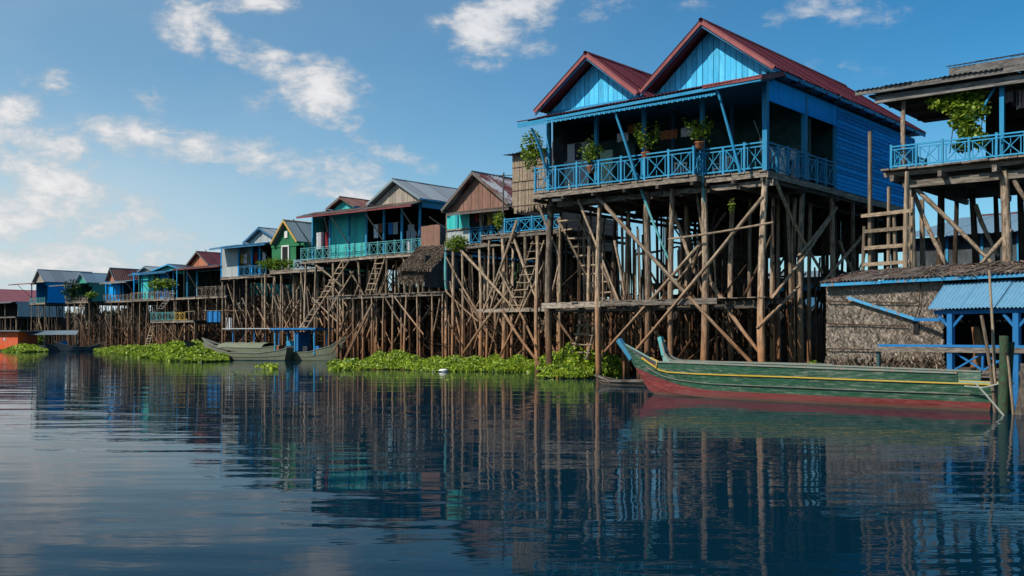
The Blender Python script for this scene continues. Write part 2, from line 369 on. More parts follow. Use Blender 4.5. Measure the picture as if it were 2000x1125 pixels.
# ------------------------------------------------------------------ frames
UR = Vector((.767, -.642)); UV = Vector((.642, .767)); RZ = math.atan2(-.642, .767)
class Frame:
    """front-right corner of a house seen at photo column px, distance d; local x to the right along the front, y inward"""
    def __init__(s, px, d, rz=RZ):
        s.C = Vector(((px - 1000) / FPX * d, d)); s.r = Vector((math.cos(rz), math.sin(rz))); s.v = Vector((-s.r.y, s.r.x)); s.rz = rz
    def at(s, px, py, y=0.):
        dx = (px - 1000) / FPX; t = (s.C.dot(s.v) + y) / (dx * s.v.x + s.v.y); p = Vector((t * dx, t))
        return (p - s.C).dot(s.r), CH + t * (HZ - py) / FPX
    def X(s, px, y=0.): return s.at(px, 0, y)[0]
    def P(s, px, py, y=0.): x, z = s.at(px, py, y); return (x, y, z)
    def side(s, px, py, x=0.):
        dx = (px - 1000) / FPX; t = (s.C.dot(s.r) + x) / (dx * s.r.x + s.r.y); p = Vector((t * dx, t))
        return (p - s.C).dot(s.v), CH + t * (HZ - py) / FPX
    def S(s, px, py, x=0.): y, z = s.side(px, py, x); return (x, y, z)
    def root(s, name): return empty(name, (s.C.x, s.C.y, 0), s.rz)
def atw(px, py, d): return Vector(((px - 1000) / FPX * d, d, CH + (HZ - py) * d / FPX))

# ------------------------------------------------------------------ builders
def sheet_roof(par, e0, e1, r0, r1, mat, pitch=.2, amp=.022, width=.95, name='roof_sheet', samples=3, rows=1, lift=0.):
    """corrugated sheets laid side by side from eave e0-e1 up to ridge r0-r1 (each sheet one object)"""
    e0, e1, r0, r1 = map(Vector, (e0, e1, r0, r1)); L = (e1 - e0).length; n = max(1, round(L / width)); out = []
    nrm = (e1 - e0).cross(r0 - e0).normalized()
    if nrm.z < 0: nrm = -nrm
    for i in range(n):
        w_ = L / n; k = max(1, round(w_ / pitch)) * samples; vs = []; jit = random.uniform(-.012, .012); random_tilt = random.uniform(-.012, .012)
        for c in range(k + 1):
            f = (i + c / k * 1.0) / n; ph = 2 * math.pi * c / samples
            h = amp * math.cos(ph) + lift + (i % 2) * .012 + c / k * random_tilt
            for rw in range(rows + 1):
                g = rw / rows; p = e0.lerp(e1, f).lerp(r0.lerp(r1, f), g if rw else jit)
                vs.append(p + nrm * h)
        m = rows + 1
        fs = [(c * m + q, (c + 1) * m + q, (c + 1) * m + q + 1, c * m + q + 1) for c in range(k) for q in range(rows)]
        me = mesh_from(name, vs, fs, mat, samples > 3); out.append(link(name, me, par))
    return out
def gable_boards(par, x0, x1, xp, zb0, zb1, zp, y, bw, mat, name='gable_board', th=.03):
    n = max(3, round((x1 - x0) / bw)); w_ = (x1 - x0) / n
    def top(x): return zb0 + (zp - zb0) * (x - x0) / (xp - x0) if x < xp else zb1 + (zp - zb1) * (x1 - x) / (x1 - xp)
    def bot(x): return zb0 + (zb1 - zb0) * (x - x0) / (x1 - x0)
    for i in range(n):
        a = x0 + i * w_ + .009; b = x0 + (i + 1) * w_ - .009; yy = y + random.uniform(-.014, .014)
        poly = [(a, bot(a)), (b, bot(b)), (b, max(top(b), bot(b) + .01))]
        if a < xp < b: poly.append((xp, zp))
        poly.append((a, max(top(a), bot(a) + .01)))
        prism(par, poly, yy, yy + th, mat, name)
def vboards(par, x0, x1, y, z0, z1, bw, mat, name='wall_board', th=.025):
    n = max(1, round((x1 - x0) / bw)); w_ = (x1 - x0) / n
    for i in range(n):
        yy = y + random.uniform(-.008, .008)
        slab(par, x0 + i * w_ + .005, x0 + (i + 1) * w_ - .005, yy, yy + th, z0 + random.uniform(-.02, .01), z1 if callable(z1) is False else z1(x0 + i * w_), mat, name)
def side_boards(par, x, y0, y1, z0, z1, bh, mat, name='wall_board', z1b=None):
    """lapped horizontal boards on a side wall (plane x)"""
    n = max(1, round((z1 - z0) / bh)); h = (z1 - z0) / n
    for i in range(n):
        za = z0 + i * h; cut = y0 + (y1 - y0) * random.uniform(.3, .7)
        for a, b in ((y0, cut - .004), (cut + .004, y1)):
            dz = random.uniform(-.012, .012)
            me = mesh_from(name, [(x + .03, a, za + dz), (x + .03, b, za + dz), (x + .002, b, za + h * 1.0), (x + .002, a, za + h * 1.0), (x - .02, a, za + dz), (x - .02, b, za + dz), (x - .02, b, za + h), (x - .02, a, za + h)],
                           [(0, 1, 2, 3), (7, 6, 5, 4), (0, 4, 5, 1), (3, 2, 6, 7), (0, 3, 7, 4), (1, 5, 6, 2)], mat)
            link(name, me, par)
def railing(par, p, q, h, bay, mat, t=.035, post=.075, mb_mat=None, style=0):
    p = Vector(p); q = Vector(q); d = q - p; L = d.length; u = d / L; n = max(1, round(L / bay)); st = L / n; Z = Vector((0, 0, 1))
    m = MB(); m.bar(p + Z * h, q + Z * h, t * 1.6, t * 1.3); m.bar(p + Z * (h * .1), q + Z * (h * .1), t * 1.3, t * 1.3); m.bar(p + Z * (h * .86), q + Z * (h * .86), t, t)
    rail = m.build('railing', mat, par)
    for i in range(n + 1):
        a = p + u * st * i; bar(rail, a - Z * .02, a + Z * (h + (.07 if i % 2 == 0 else .02)), post, post, mat, 'rail_post')
    key = None
    for i in range(n):
        a = p + u * (st * i + st * .14); b = p + u * (st * (i + 1) - st * .14); lo = Z * (h * .1); hi = Z * (h * .86); m = MB()
        m.bar(a + lo, a + hi, t * .8, t * .8); m.bar(b + lo, b + hi, t * .8, t * .8)
        if style != 2:
            m.bar(a + lo, b + hi, t * .7, t * .7); m.bar(a + hi, b + lo, t * .7, t * .7)
        if style == 0:
            c = (a + b) / 2; s_ = (b - a) * .16
            m.bar(c - s_ + Z * h * .48 - Z * h * .11, c + Z * h * .48 + Z * h * .0 - s_ * 0 + Z * h * .14, t * .5, t * .5)
            m.bar(c + lo, c + Z * h * .34, t * .5, t * .5); m.bar(c + Z * h * .6, c + hi, t * .5, t * .5)
        elif style == 2:
            for k in (.25, .5, .75): m.bar(a.lerp(b, k) + lo, a.lerp(b, k) + hi, t * .7, t * .7)
        m.build('rail_panel', mat, rail)
    return rail
def piles_grid(par, x0, x1, ys, sx, ztop, r, mats=('pole', 'pole_shaded'), jit=.3, lean=.15, skipfront=False, zb=-.9):
    nx = max(1, round((x1 - x0) / sx))
    for k, y in enumerate(ys):
        if k == 0 and skipfront: continue
        for i in range(nx + 1):
            x = x0 + (x1 - x0) * i / nx + random.uniform(-jit, jit); yy = y + random.uniform(-jit, jit) * (k > 0)
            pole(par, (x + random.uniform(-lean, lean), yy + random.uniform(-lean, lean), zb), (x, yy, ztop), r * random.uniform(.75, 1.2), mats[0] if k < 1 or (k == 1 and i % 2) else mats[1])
def braces(par, x0, x1, ys, n, z0, z1, r, mat='pole', only=False):
    for _ in range(n):
        y = random.choice(ys) + random.uniform(-.25, .25); x = random.uniform(x0, x1); dx = random.choice((-1, 1)) * random.uniform(.8, 3.2)
        xb = min(max(x + dx, x0), x1); a = random.uniform(z0, z0 + (z1 - z0) * .5)
        pole(par, (x, y, a), (xb, y + random.uniform(-.4, .4), min(z1, a + random.uniform(1.5, 4.5))), r * random.uniform(.6, 1.1), mat if y < 2.2 else 'pole_shaded', 'brace')
def deck(par, x0, x1, y0, y1, z, bw=.3, mat='plank', joist='plank_dark', fascia='plank', fh=.16, visible=True, seg=1):
    """floor: boards across the front edge, joists under, fascia board; the deep part is one slab"""
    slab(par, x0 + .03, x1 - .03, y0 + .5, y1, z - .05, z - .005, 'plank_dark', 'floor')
    n = max(2, round((x1 - x0) / bw)); w_ = (x1 - x0) / n
    if n <= 70:
        for i in range(n):
            slab(par, x0 + i * w_ + .008, x0 + (i + 1) * w_ - .008, y0 - random.uniform(0, .07), y0 + .497, z - .045 + random.uniform(-.008, .008), z, mat, 'floor_board')
    L = (x1 - x0) / seg
    for i in range(seg): bar(par, (x0 + i * L, y0 + .02, z - .06 - fh / 2), (x0 + (i + 1) * L - .01, y0 + .02, z - .06 - fh / 2 + random.uniform(-.02, .02)), .045, fh, fascia, 'fascia')
    y = y0 + .4; k = 0
    while y < min(y1, y0 + 9):
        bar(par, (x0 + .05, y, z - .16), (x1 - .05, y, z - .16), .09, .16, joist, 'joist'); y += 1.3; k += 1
    nj = max(2, round((x1 - x0) / 1.4))
    for i in range(nj + 1):
        x = x0 + .1 + (x1 - x0 - .2) * i / nj
        bar(par, (x, y0 - .12, z - .30), (x, min(y1, y0 + 8), z - .30), .11, .13, joist, 'joist')
def ladder(label, p0, p1, width, nr, wdir=None, r=.035, mat='bamboo', group=None, rungover=.08, tilt=0.):
    """p0 foot, p1 head (world), rungs spread sideways by width"""
    p0 = Vector(p0); p1 = Vector(p1); root = empty('ladder', p0); d = p1 - p0
    wd = Vector(wdir).normalized() if wdir else Vector((UR.x, UR.y, 0)); a = -wd * width / 2; b = wd * width / 2
    tag(root, label, 'ladder', group)
    pole(root, a, a + d, r * 1.25, mat, 'ladder_rail'); pole(root, b, b + d, r * 1.25, mat, 'ladder_rail')
    for i in range(nr):
        f = (i + .6) / nr; j = random.uniform(-.03, .03)
        pole(root, a + d * f - wd * rungover + Vector((0, -.03, j)), b + d * f + wd * rungover + Vector((0, -.03, -j * .6)), r * .85, mat, 'rung')
    return root
def leafcloud(c, rad, n, seed=0, hollow=.0, gauss=True):
    rg = np.random.default_rng(seed); p = rg.normal(size=(n, 3)); nm = np.linalg.norm(p, axis=1)[:, None]
    rr = rg.uniform(hollow, 1, (n, 1)) ** .6; p = p / nm * rr * np.array(rad)
    return p + np.array(c)
def potted(label, wp, h=.8, w_=.35, n=170, pot=True, seed=1, mat='leaf', leaf=.11, group='potted plants on the veranda rail'):
    root = empty('potted_plant', wp); tag(root, label, 'plant', group)
    if pot:
        m = []; N = 10
        prof = [(.09, 0), (.14, .05), (.16, .2), (.18, .22), (.18, .25), (.14, .25)]
        vs = [(r * math.cos(2 * math.pi * j / N), r * math.sin(2 * math.pi * j / N), z) for r, z in prof for j in range(N)]
        fs = [(i * N + j, i * N + (j + 1) % N, (i + 1) * N + (j + 1) % N, (i + 1) * N + j) for i in range(len(prof) - 1) for j in range(N)] + [tuple(range(N - 1, -1, -1)), tuple((len(prof) - 1) * N + j for j in range(N))]
        link('pot', mesh_from('pot', vs, fs, 'clay', True), root)
    rg = random.Random(seed); m = MB(); tips = []
    for k in range(9):
        a = rg.random() * 6.28; rr = rg.uniform(.3, 1) * w_; z = h * rg.uniform(.6, 1)
        pts = [(0, 0, .2), (rr * .4 * math.cos(a), rr * .4 * math.sin(a), z * .6), (rr * math.cos(a), rr * math.sin(a), z)]
        m.tube(pts, [.012, .009, .004], 4); tips.append(pts)
    m.build('stem', 'twig', root)
    rgn = np.random.default_rng(seed); P = []
    for t in tips:
        for _ in range(n // 9):
            f = rgn.uniform(.35, 1.05); a, b, c = map(np.array, t); q = (a * (1 - f) ** 2 + 2 * b * f * (1 - f) + c * f * f); P.append(q + rgn.normal(size=3) * .09 * np.array([1, 1, .9]))
    leaves('foliage', P, leaf, mat, root, aspect=.55, nrm_up=.4, seed=seed)
    return root
def curtain(par, x, y, z0, z1, w_, mat, name='cloth'):
    n = 8; vs = []
    for i in range(n + 1):
        for zz in (z0 + random.uniform(0, .05), z1): vs.append((x + w_ * i / n, y + .04 * math.sin(i * 1.9), zz))
    return link(name, mesh_from(name, vs, [(2 * i, 2 * i + 2, 2 * i + 3, 2 * i + 1) for i in range(n)], mat), par)

# ------------------------------------------------------------------ ground and water
ROW = np.array([(-900, 700), (-300, 330), (-75, 170), (-35, 122), (-22, 92), (-14.8, 77), (-5.8, 68), (-3, 60), (1, 44), (8.5, 36), (14, 32), (40, 12), (300, -190)], float)
def behind_row(x, y): return (y - np.interp(x, ROW[:, 0], ROW[:, 1])) * .8
xs = np.concatenate([np.linspace(-3000, -170, 12), np.linspace(-160, 60, 111), np.linspace(70, 3000, 12)])
ys = np.concatenate([np.linspace(-400, -5, 8), np.linspace(0, 220, 111), np.linspace(235, 5000, 14)])
XX, YY = np.meshgrid(xs, ys, indexing='ij'); B = behind_row(XX, YY)
hgt = np.where(XX < -30, 5.6, np.where(XX < 2, 4.6, np.where(XX < 12, 3.4, 3.0)))
wob = np.sin(XX * .7) * np.cos(YY * .6) + np.sin(XX * 1.9 + YY * 1.3) * .6
s = np.clip((B - 9 - wob * .7) / 8, 0, 1); ZZ = -1.4 + (s * s * (3 - 2 * s)) * (hgt + 1.4) + wob * .14 * (s > 0)
nx, ny = len(xs), len(ys)
vs = np.stack([XX, YY, ZZ], -1).reshape(-1, 3)
fs = [(i * ny + j, (i + 1) * ny + j, (i + 1) * ny + j + 1, i * ny + j + 1) for i in range(nx - 1) for j in range(ny - 1)]
g = link('ground', mesh_from('ground', vs, fs, 'earth', True)); tag(g, kind='structure')

m, t, p = newmat('water')
ge = t.add('ShaderNodeNewGeometry'); pos = ge.outputs['Position']
def sc3(v): return t.add('ShaderNodeVectorMath', {0: pos, 1: v}, operation='MULTIPLY').outputs[0]
na = t.noise(sc3((.22, .9, 1)), 1.0, 2, .5); nb = t.noise(sc3((1.1, 3.2, 1)), 1.0, 3, .55); nc = t.noise(sc3((.05, .16, 1)), 1.0, 2, .5); ncalm = t.noise(sc3((.03, .10, 1)), 1.0, 2, .5)
hgt_ = t.math('ADD', t.math('MULTIPLY', na, .017), t.math('MULTIPLY', t.math('MULTIPLY', nb, .0038), t.rng(ncalm, .35, .65, .25, 1.4)))
hgt_ = t.math('ADD', hgt_, t.math('MULTIPLY', nc, .03))
bp = t.add('ShaderNodeBump', {'Strength': 1., 'Distance': 1., 'Height': hgt_})
t.l.new(bp.outputs[0], p.inputs['Normal'])
p.inputs['Specular Tint'].default_value = (.42, .60, .72, 1); p.inputs['Base Color'].default_value = (.0014, .018, .034, 1); p.inputs['Roughness'].default_value = .012; p.inputs['IOR'].default_value = 1.085
wz = link('water', mesh_from('water', [(-4000, -600, 0), (4000, -600, 0), (4000, 5000, 0), (-4000, 5000, 0)], [(0, 1, 2, 3)], 'water')); tag(wz, kind='structure')

# ------------------------------------------------------------------ MAIN HOUSE
def main_house():
    F = Frame(1497, 34.0); h = F.root('stilt_house')
    tag(h, 'large bright blue twin-gabled stilt house with maroon roofs and open railed veranda', 'stilt house', 'stilt houses along the waterfront')
    DZ = 6.97; JX = F.X(1374); XL = F.X(1042, -.5)
    # floor: left part stands half a metre forward
    deck(h, XL, JX, -.5, 13.6, DZ, .26, seg=2); deck(h, JX + .01, 0, 0, 13.6, DZ - .02, .26, seg=1)
    bar(h, (JX, -.5, DZ - .14), (JX, .0, DZ - .14), .05, .17, 'plank', 'fascia')
    bar(h, (0.02, 0, DZ - .17), (.02, 6.2, DZ - .17), .06, .2, 'plank', 'fascia'); bar(h, (0.02, 6.25, DZ - .19), (.02, 13.7, DZ - .19), .06, .22, 'plank', 'fascia')
    # girders under the floor
    for y, zz in ((.25, .42), (2.6, .42), (5.4, .42), (8.3, .42), (11.2, .42)):
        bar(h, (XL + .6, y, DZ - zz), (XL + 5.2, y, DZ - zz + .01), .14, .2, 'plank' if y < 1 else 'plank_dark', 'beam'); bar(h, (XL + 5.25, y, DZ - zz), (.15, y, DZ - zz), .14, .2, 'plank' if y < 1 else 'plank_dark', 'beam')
    for x in np.arange(XL + .4, 0, 1.15):
        bar(h, (x, .0 - random.uniform(0, .35), DZ - .56), (x, 13, DZ - .56), .1, .12, 'plank_dark', 'joist')
    # front piles at their places
    for px, r in ((1075, .125), (1172, .11), (1262, .125), (1313, .105), (1375, .13), (1495, .13)):
        x = F.X(px, .1); pole(h, (x + random.uniform(-.06, .06), .1, -.8), (x, .1, DZ - .3), r, 'pole')
    for px, r in ((1567, .12), (1624, .11), (1665, .1), (1702, .1), (1745, .1)):
        y = F.side(px, 500, -.1)[0]; pole(h, (-.1, y, -.8), (-.1, y, DZ - .3), r, 'pole')
    for px, y, r, zt in ((1051, 1.2, .1, 5.3), (1094, 2.5, .09, 6.4), (1152, 1.3, .1, 5.4), (1160, 3., .08, 5.2), (1228, 2.7, .12, 6.4), (1219, 2, .07, 4), (1238, 3.4, .08, 5.4), (1430, 2.2, .13, 6.5), (1345, 4.2, .1, 6.5), (1510, 2.6, .1, 6.4), (1553, 3.2, .11, 6.4), (1583, 5, .11, 6.4)):
        x = F.X(px, y); pole(h, (x, y, -.8), (x, y, zt), r * .8, 'pole')
    ysr = [2.6, 4.2, 5.6, 7.1, 8.6, 10.1, 11.6, 13.]
    piles_grid(h, XL + .4, -.5, ysr, 1.5, DZ - .3, .068, ('pole', 'pole_shaded'), .45, .2)
    # braces, front plane: ends read on the facade
    Fb = [((1167, 385), (1467, 708), -.12, .085), ((1490, 384), (1237, 690), -.28, .075), ((1368, 476), (1181, 687), -.05, .07), ((1129, 389), (1209, 590), .05, .06),
          ((1306, 467), (1510, 434), -.35, .045), ((1316, 413), (1372, 570), 1.2, .08), ((1389, 552), (1490, 697), .5, .085), ((980, 604), (1055, 712), -.3, .07), ((1084, 618), (1120, 668), .4, .06),
          ((1270, 636), (1300, 668), .7, .06), ((1357, 345), (1389, 552), .6, .055), ((1372, 490), (1285, 590), .9, .05), ((1052, 400), (1093, 500), .3, .06), ((1200, 470), (1223, 600), .6, .06)]
    for (a, b), (c, d), y, r in Fb: pole(h, F.P(a, b, y), F.P(c, d, y + .05), r * .85, 'pole', 'brace')
    for (a, b), (c, d) in (((1249, 362), (1309, 514)), ((1372, 345), (1380, 470))): pole(h, F.P(a, b, -.1), F.P(c, d, .3), .045, 'teal_trim', 'brace')
    for (a, b), (c, d) in (((1514, 352), (1606, 533)), ((1634, 405), (1507, 583)), ((1560, 500), (1622, 420)), ((1640, 470), (1672, 540)), ((1690, 455), (1600, 560)), ((1480, 640), (1560, 560))): pole(h, F.S(a, b, .1), F.S(c, d, .12), .06, 'pole', 'brace')
    for _ in range(60):
        x = random.uniform(XL + .2, -.2); y = random.uniform(.6, 7.5); pole(h, (x + random.uniform(-.25, .25), y, -.6), (x, y, random.uniform(2.4, 6.2)), random.uniform(.025, .05), 'pole' if y < 2.5 and random.random() < .6 else 'pole_shaded')
    braces(h, XL + .4, -.4, [1.3, 2.6, 5, 7.2, 9.5, 12], 60, .2, 6., .055, 'pole_shaded')
    # lower landing
    zl = 2.72
    bar(h, (XL + .05, -.05, zl), (F.X(1175), -.05, zl), .05, .2, 'plank', 'landing_board'); bar(h, (F.X(1176), -.06, zl + .03), (F.X(1402), -.06, zl + .02), .05, .2, 'plank', 'landing_board')
    bar(h, (F.X(1402), .4, zl - .05), (-.1, .4, zl - .05), .07, .16, 'plank_dark', 'landing_board')
    for i, x in enumerate(np.arange(XL + .1, -.2, .34)):
        slab(h, x, x + .3, .0 + random.uniform(-.15, .1), 2.3 + random.uniform(0, .3), zl + .09, zl + .12, 'plank' if i % 3 else 'plank_dark', 'landing_plank')
    for y in (.3, 1.2, 2.1): bar(h, (XL, y, zl - .16), (-.1, y, zl - .16), .1, .15, 'plank_dark', 'landing_beam')
    for _ in range(34):
        x = random.uniform(XL, 0); y = random.uniform(7, 13); pole(h, (x, y, -.8), (x + random.uniform(-.4, .4), y, random.uniform(3.6, 6.3)), .05, 'pole_shaded')
    vboards(h, XL + .3, -.2, 13.2, 5.15, DZ - .1, .4, 'plank_dark', 'rear_shade_board'); vboards(h, XL + .3, -5.6, 11.2, 3.2, DZ - .1, .4, 'plank_dark', 'rear_shade_board')  # dark boards added to close sky gaps and keep the underside in shade
    for _ in range(14):
        y = random.uniform(3, 12); z = random.uniform(3.2, 6.4); x = random.uniform(XL, -3); pole(h, (x, y, z), (x + random.uniform(1.5, 3), y, z + random.uniform(-.3, .3)), .05, 'pole_shaded', 'cross_pole')
    # second, darker landing at the back
    for y0_, z_, xa, xb in ((6.2, 3.75, XL + 1, -.2), (9.5, 3.4, XL, -.4)):
        for i, x in enumerate(np.arange(xa, xb, .5)): slab(h, x, x + .46, y0_, y0_ + 2.6, z_ + random.uniform(-.01, .01), z_ + .05, 'plank_dark', 'landing_plank')
        bar(h, (xa, y0_, z_ - .12), (xb, y0_, z_ - .12), .1, .24, 'plank_dark', 'landing_beam')
    # railing
    RH = .90
    mid = F.X(1355, -.45)
    railing(h, (XL + .05, -.45, DZ), (mid, -.45, DZ), RH, .95, 'blue_trim'); railing(h, (mid, -.45, DZ), (mid, .05, DZ), RH, .6, 'blue_trim')
    railing(h, (mid + .05, .06, DZ), (-.03, .06, DZ), RH, .8, 'blue_trim'); yo = F.side(1633, 320)[0]
    railing(h, (-.03, .1, DZ), (-.03, yo - .1, DZ), RH, .72, 'blue_trim')
    # veranda posts
    EZ = 9.67; GZ = 10.14
    for px in (1072, 1165, 1258, 1372): x = F.X(px, .25); bar(h, (x, .25, DZ), (x, .25, GZ - .1), .13, .13, 'blue_trim', 'post')
    bar(h, (-.06, .06, DZ - .05), (-.06, .06, GZ), .17, .17, 'blue_trim', 'post')
    ym = F.side(1574, 300)[0]; bar(h, (-.06, ym, DZ), (-.06, ym, GZ - .3), .16, .16, 'blue_trim', 'post')
    bar(h, (-.06, yo, DZ), (-.06, yo, GZ), .1, .1, 'blue_trim', 'post')
    for px in (1315, 1430): x = F.X(px, 3.2); bar(h, (x, 3.2, DZ), (x, 3.2, GZ), .12, .12, 'blue_dark', 'post')
    # raking props from the deck edge to the eave
    for (a, b), (c, d) in (((1244, 352), (1202, 222)), ((1446, 338), (1400, 172)), ((1066, 330), (1038, 250))):
        pole(h, F.P(a, b, -.55), F.P(c, d, -1.15), .055, 'blue_trim', 'prop')
    # gables
    yg = .3; yr = -.35
    XG = []
    for (lx, ly), (pk, pky), (rx, ry), dep in (((1043, 224), (1150, 104), (1244, 175), 9.5), ((1250, 171), (1361, 43), (1512, 138), 11.8)):
        x0, z0 = F.at(lx, ly, yr); xp, zp = F.at(pk, pky, yr); x1, z1 = F.at(rx, ry, yr); XG.append((x0, z0, xp, zp, x1, z1, dep))
    for k, (x0, z0, xp, zp, x1, z1, dep) in enumerate(XG):
        xp = (x0 + x1) / 2 * .6 + xp * .4
        zb = min(z0, z1) + .0; ze = (z0 + z1) / 2
        # barge boards
        for (xa, za) in ((x0, ze), (x1, ze)):
            b_ = bar(h, (xa, yr, za - .02), (xp, yr, zp - .02), .05, .155, 'barge_pink', 'barge_board')
            bar(h, (xa, yr + .05, za - .15), (xp, yr + .05, zp - .17), .03, .05, 'blue_dark', 'barge_trim')
        gable_boards(h, x0 + .18, x1 - .18, xp, GZ - .12, GZ - .12, zp - .15, yg, .21, 'blue_gable')
        slab(h, x0 + .2, x1 - .2, yg - .03, yg - .0, GZ - .14, GZ - .02, 'blue_trim', 'gable_sill')
        # roof slopes; ridge stops short of the back eave (hipped end)
        yb = 14.0
        for (xa, za) in ((x0, ze), (x1, ze)):
            sheet_roof(h, (xa, yr - .05, za + .02), (xa, yb, za + .02), (xp, yr - .05, zp + .03), (xp, dep, zp + .03), 'maroon_roof', .2, .02, 1.0)
        me = mesh_from('roof_hip', [(x0, yb, ze + .02), (x1, yb, ze + .02), (xp, dep, zp + .03)], [(0, 1, 2)], 'maroon_roof'); link('roof_hip', me, h)
        m = MB(); m.tube([(xp, yr - .06, zp + .04), (xp, dep, zp + .04)], .07, 6); m.build('ridge_cap', 'red_trim', h)
        bar(h, (x1 - .06, yr, ze - .06), (x1 - .06, yb, ze - .06), .04, .13, 'blue_trim', 'eave_board')
        # rafters and ceiling
        prism(h, [(x0 + .1, ze - .06), (x1 - .1, ze - .06), (x1 - .1, ze - .02), (x0 + .1, ze - .02)], yg + .1, yb - .1, 'blue_dark', 'ceiling')
        for y in np.arange(.5, 13.5, 1.1): bar(h, (x1 - .35, y, ze - .12), (x1 + .0, y, ze - .1), .06, .08, 'plank_dark', 'rafter')
    # pent roof over the veranda
    xl = F.X(1008, -1.3); EZL = EZ - .14
    sheet_roof(h, (xl, -1.32, EZL), (.45, -1.32, EZ), (xl + .1, .34, GZ - .16), (.45, .34, GZ - .02), 'maroon_roof', .15, .02, .95, samples=4)
    bar(h, (xl + .02, -1.27, EZL - .1), (.42, -1.27, EZ - .1), .03, .1, 'blue_trim', 'eave_board')
    bar(h, (-1.6, -1.3, EZ - .03), (.47, -1.3, EZ - .02), .03, .12, 'red_trim', 'eave_board')
    bar(h, (.47, -1.3, EZ - .05), (.47, .3, GZ - .1), .04, .14, 'red_trim', 'eave_board')
    # scalloped drip edge
    m = MB()
    for i in range(88):
        x = xl + .1 + i * .105
        if x < F.X(1400, -1.3): m.bar((x, -1.30, EZL - .15), (x, -1.30, EZL - .22 - .02 * (i % 2)), .085, .012)
    m.build('drip_edge', 'blue_trim', h)
    for x in np.arange(xl + .5, .4, 1.15): bar(h, (x, -1.2, EZ - .14), (x, .3, GZ - .14), .05, .09, 'blue_dark', 'rafter')
    slab(h, xl + .5, .1, .2, .3, GZ - .28, GZ - .1, 'blue_trim', 'plate_beam')
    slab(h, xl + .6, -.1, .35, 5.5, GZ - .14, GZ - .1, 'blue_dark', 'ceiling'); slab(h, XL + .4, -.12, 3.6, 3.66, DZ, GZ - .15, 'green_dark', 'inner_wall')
    # side wall: plain band above the opening, lapped boards behind
    xw = 0.0; zt = XG[1][5] - .06
    slab(h, xw - .03, xw + .012, .16, yo, GZ - .92, zt, 'blue_wall', 'side_panel')
    side_boards(h, xw, yo + .05, 13.8, DZ - .05, zt, .155, 'blue_wall')
    slab(h, xw - .9, xw - .86, 8, 13.8, DZ - .1, zt, 'inside_shade', 'inner_wall')
    # back of the rooms and left side
    slab(h, XL + .2, xw - .1, yo + .1, yo + .16, DZ, GZ, 'green_dark', 'inner_wall'); slab(h, XL + .3, XL + .36, .3, 13.8, DZ, GZ - .12, 'wall_dark', 'side_panel')
    slab(h, XL + .2, -.05, 13.7, 13.76, DZ, zt, 'blue_wall', 'rear_wall')
    # pale sheet screens inside on the left
    x = F.X(1088, .9); vboards(h, x, F.X(1150, .9), .9, DZ, DZ + 1.3, .22, 'pale_sheet', 'screen_board')
    slab(h, F.X(1172, 1.), F.X(1196, 1.), 1.0, 1.05, DZ, DZ + 1.55, 'pale_green', 'door_leaf'); slab(h, F.X(1150, 2.2), F.X(1240, 2.2), 2.2, 2.25, DZ, DZ + 2.2, 'green_dark', 'inner_wall')
    slab(h, F.X(1078, 2.), F.X(1160, 2.), 2.0, 2.04, DZ, DZ + 2.4, 'wall_dark', 'inner_wall')
    # washing and nets hung under the ceiling
    for px, dz, wd, mt in ((1205, 2.15, .5, 'cloth_white'), (1290, 2.0, .7, 'clay'), (1330, 2.0, .5, 'cloth_white'), (1225, 2.4, .6, 'clay')):
        curtain(h, F.X(px, 1.6), 1.6, DZ + dz - .25, DZ + dz + .1, wd, mt, 'cloth')
    return F, h
MF, MH = main_house()

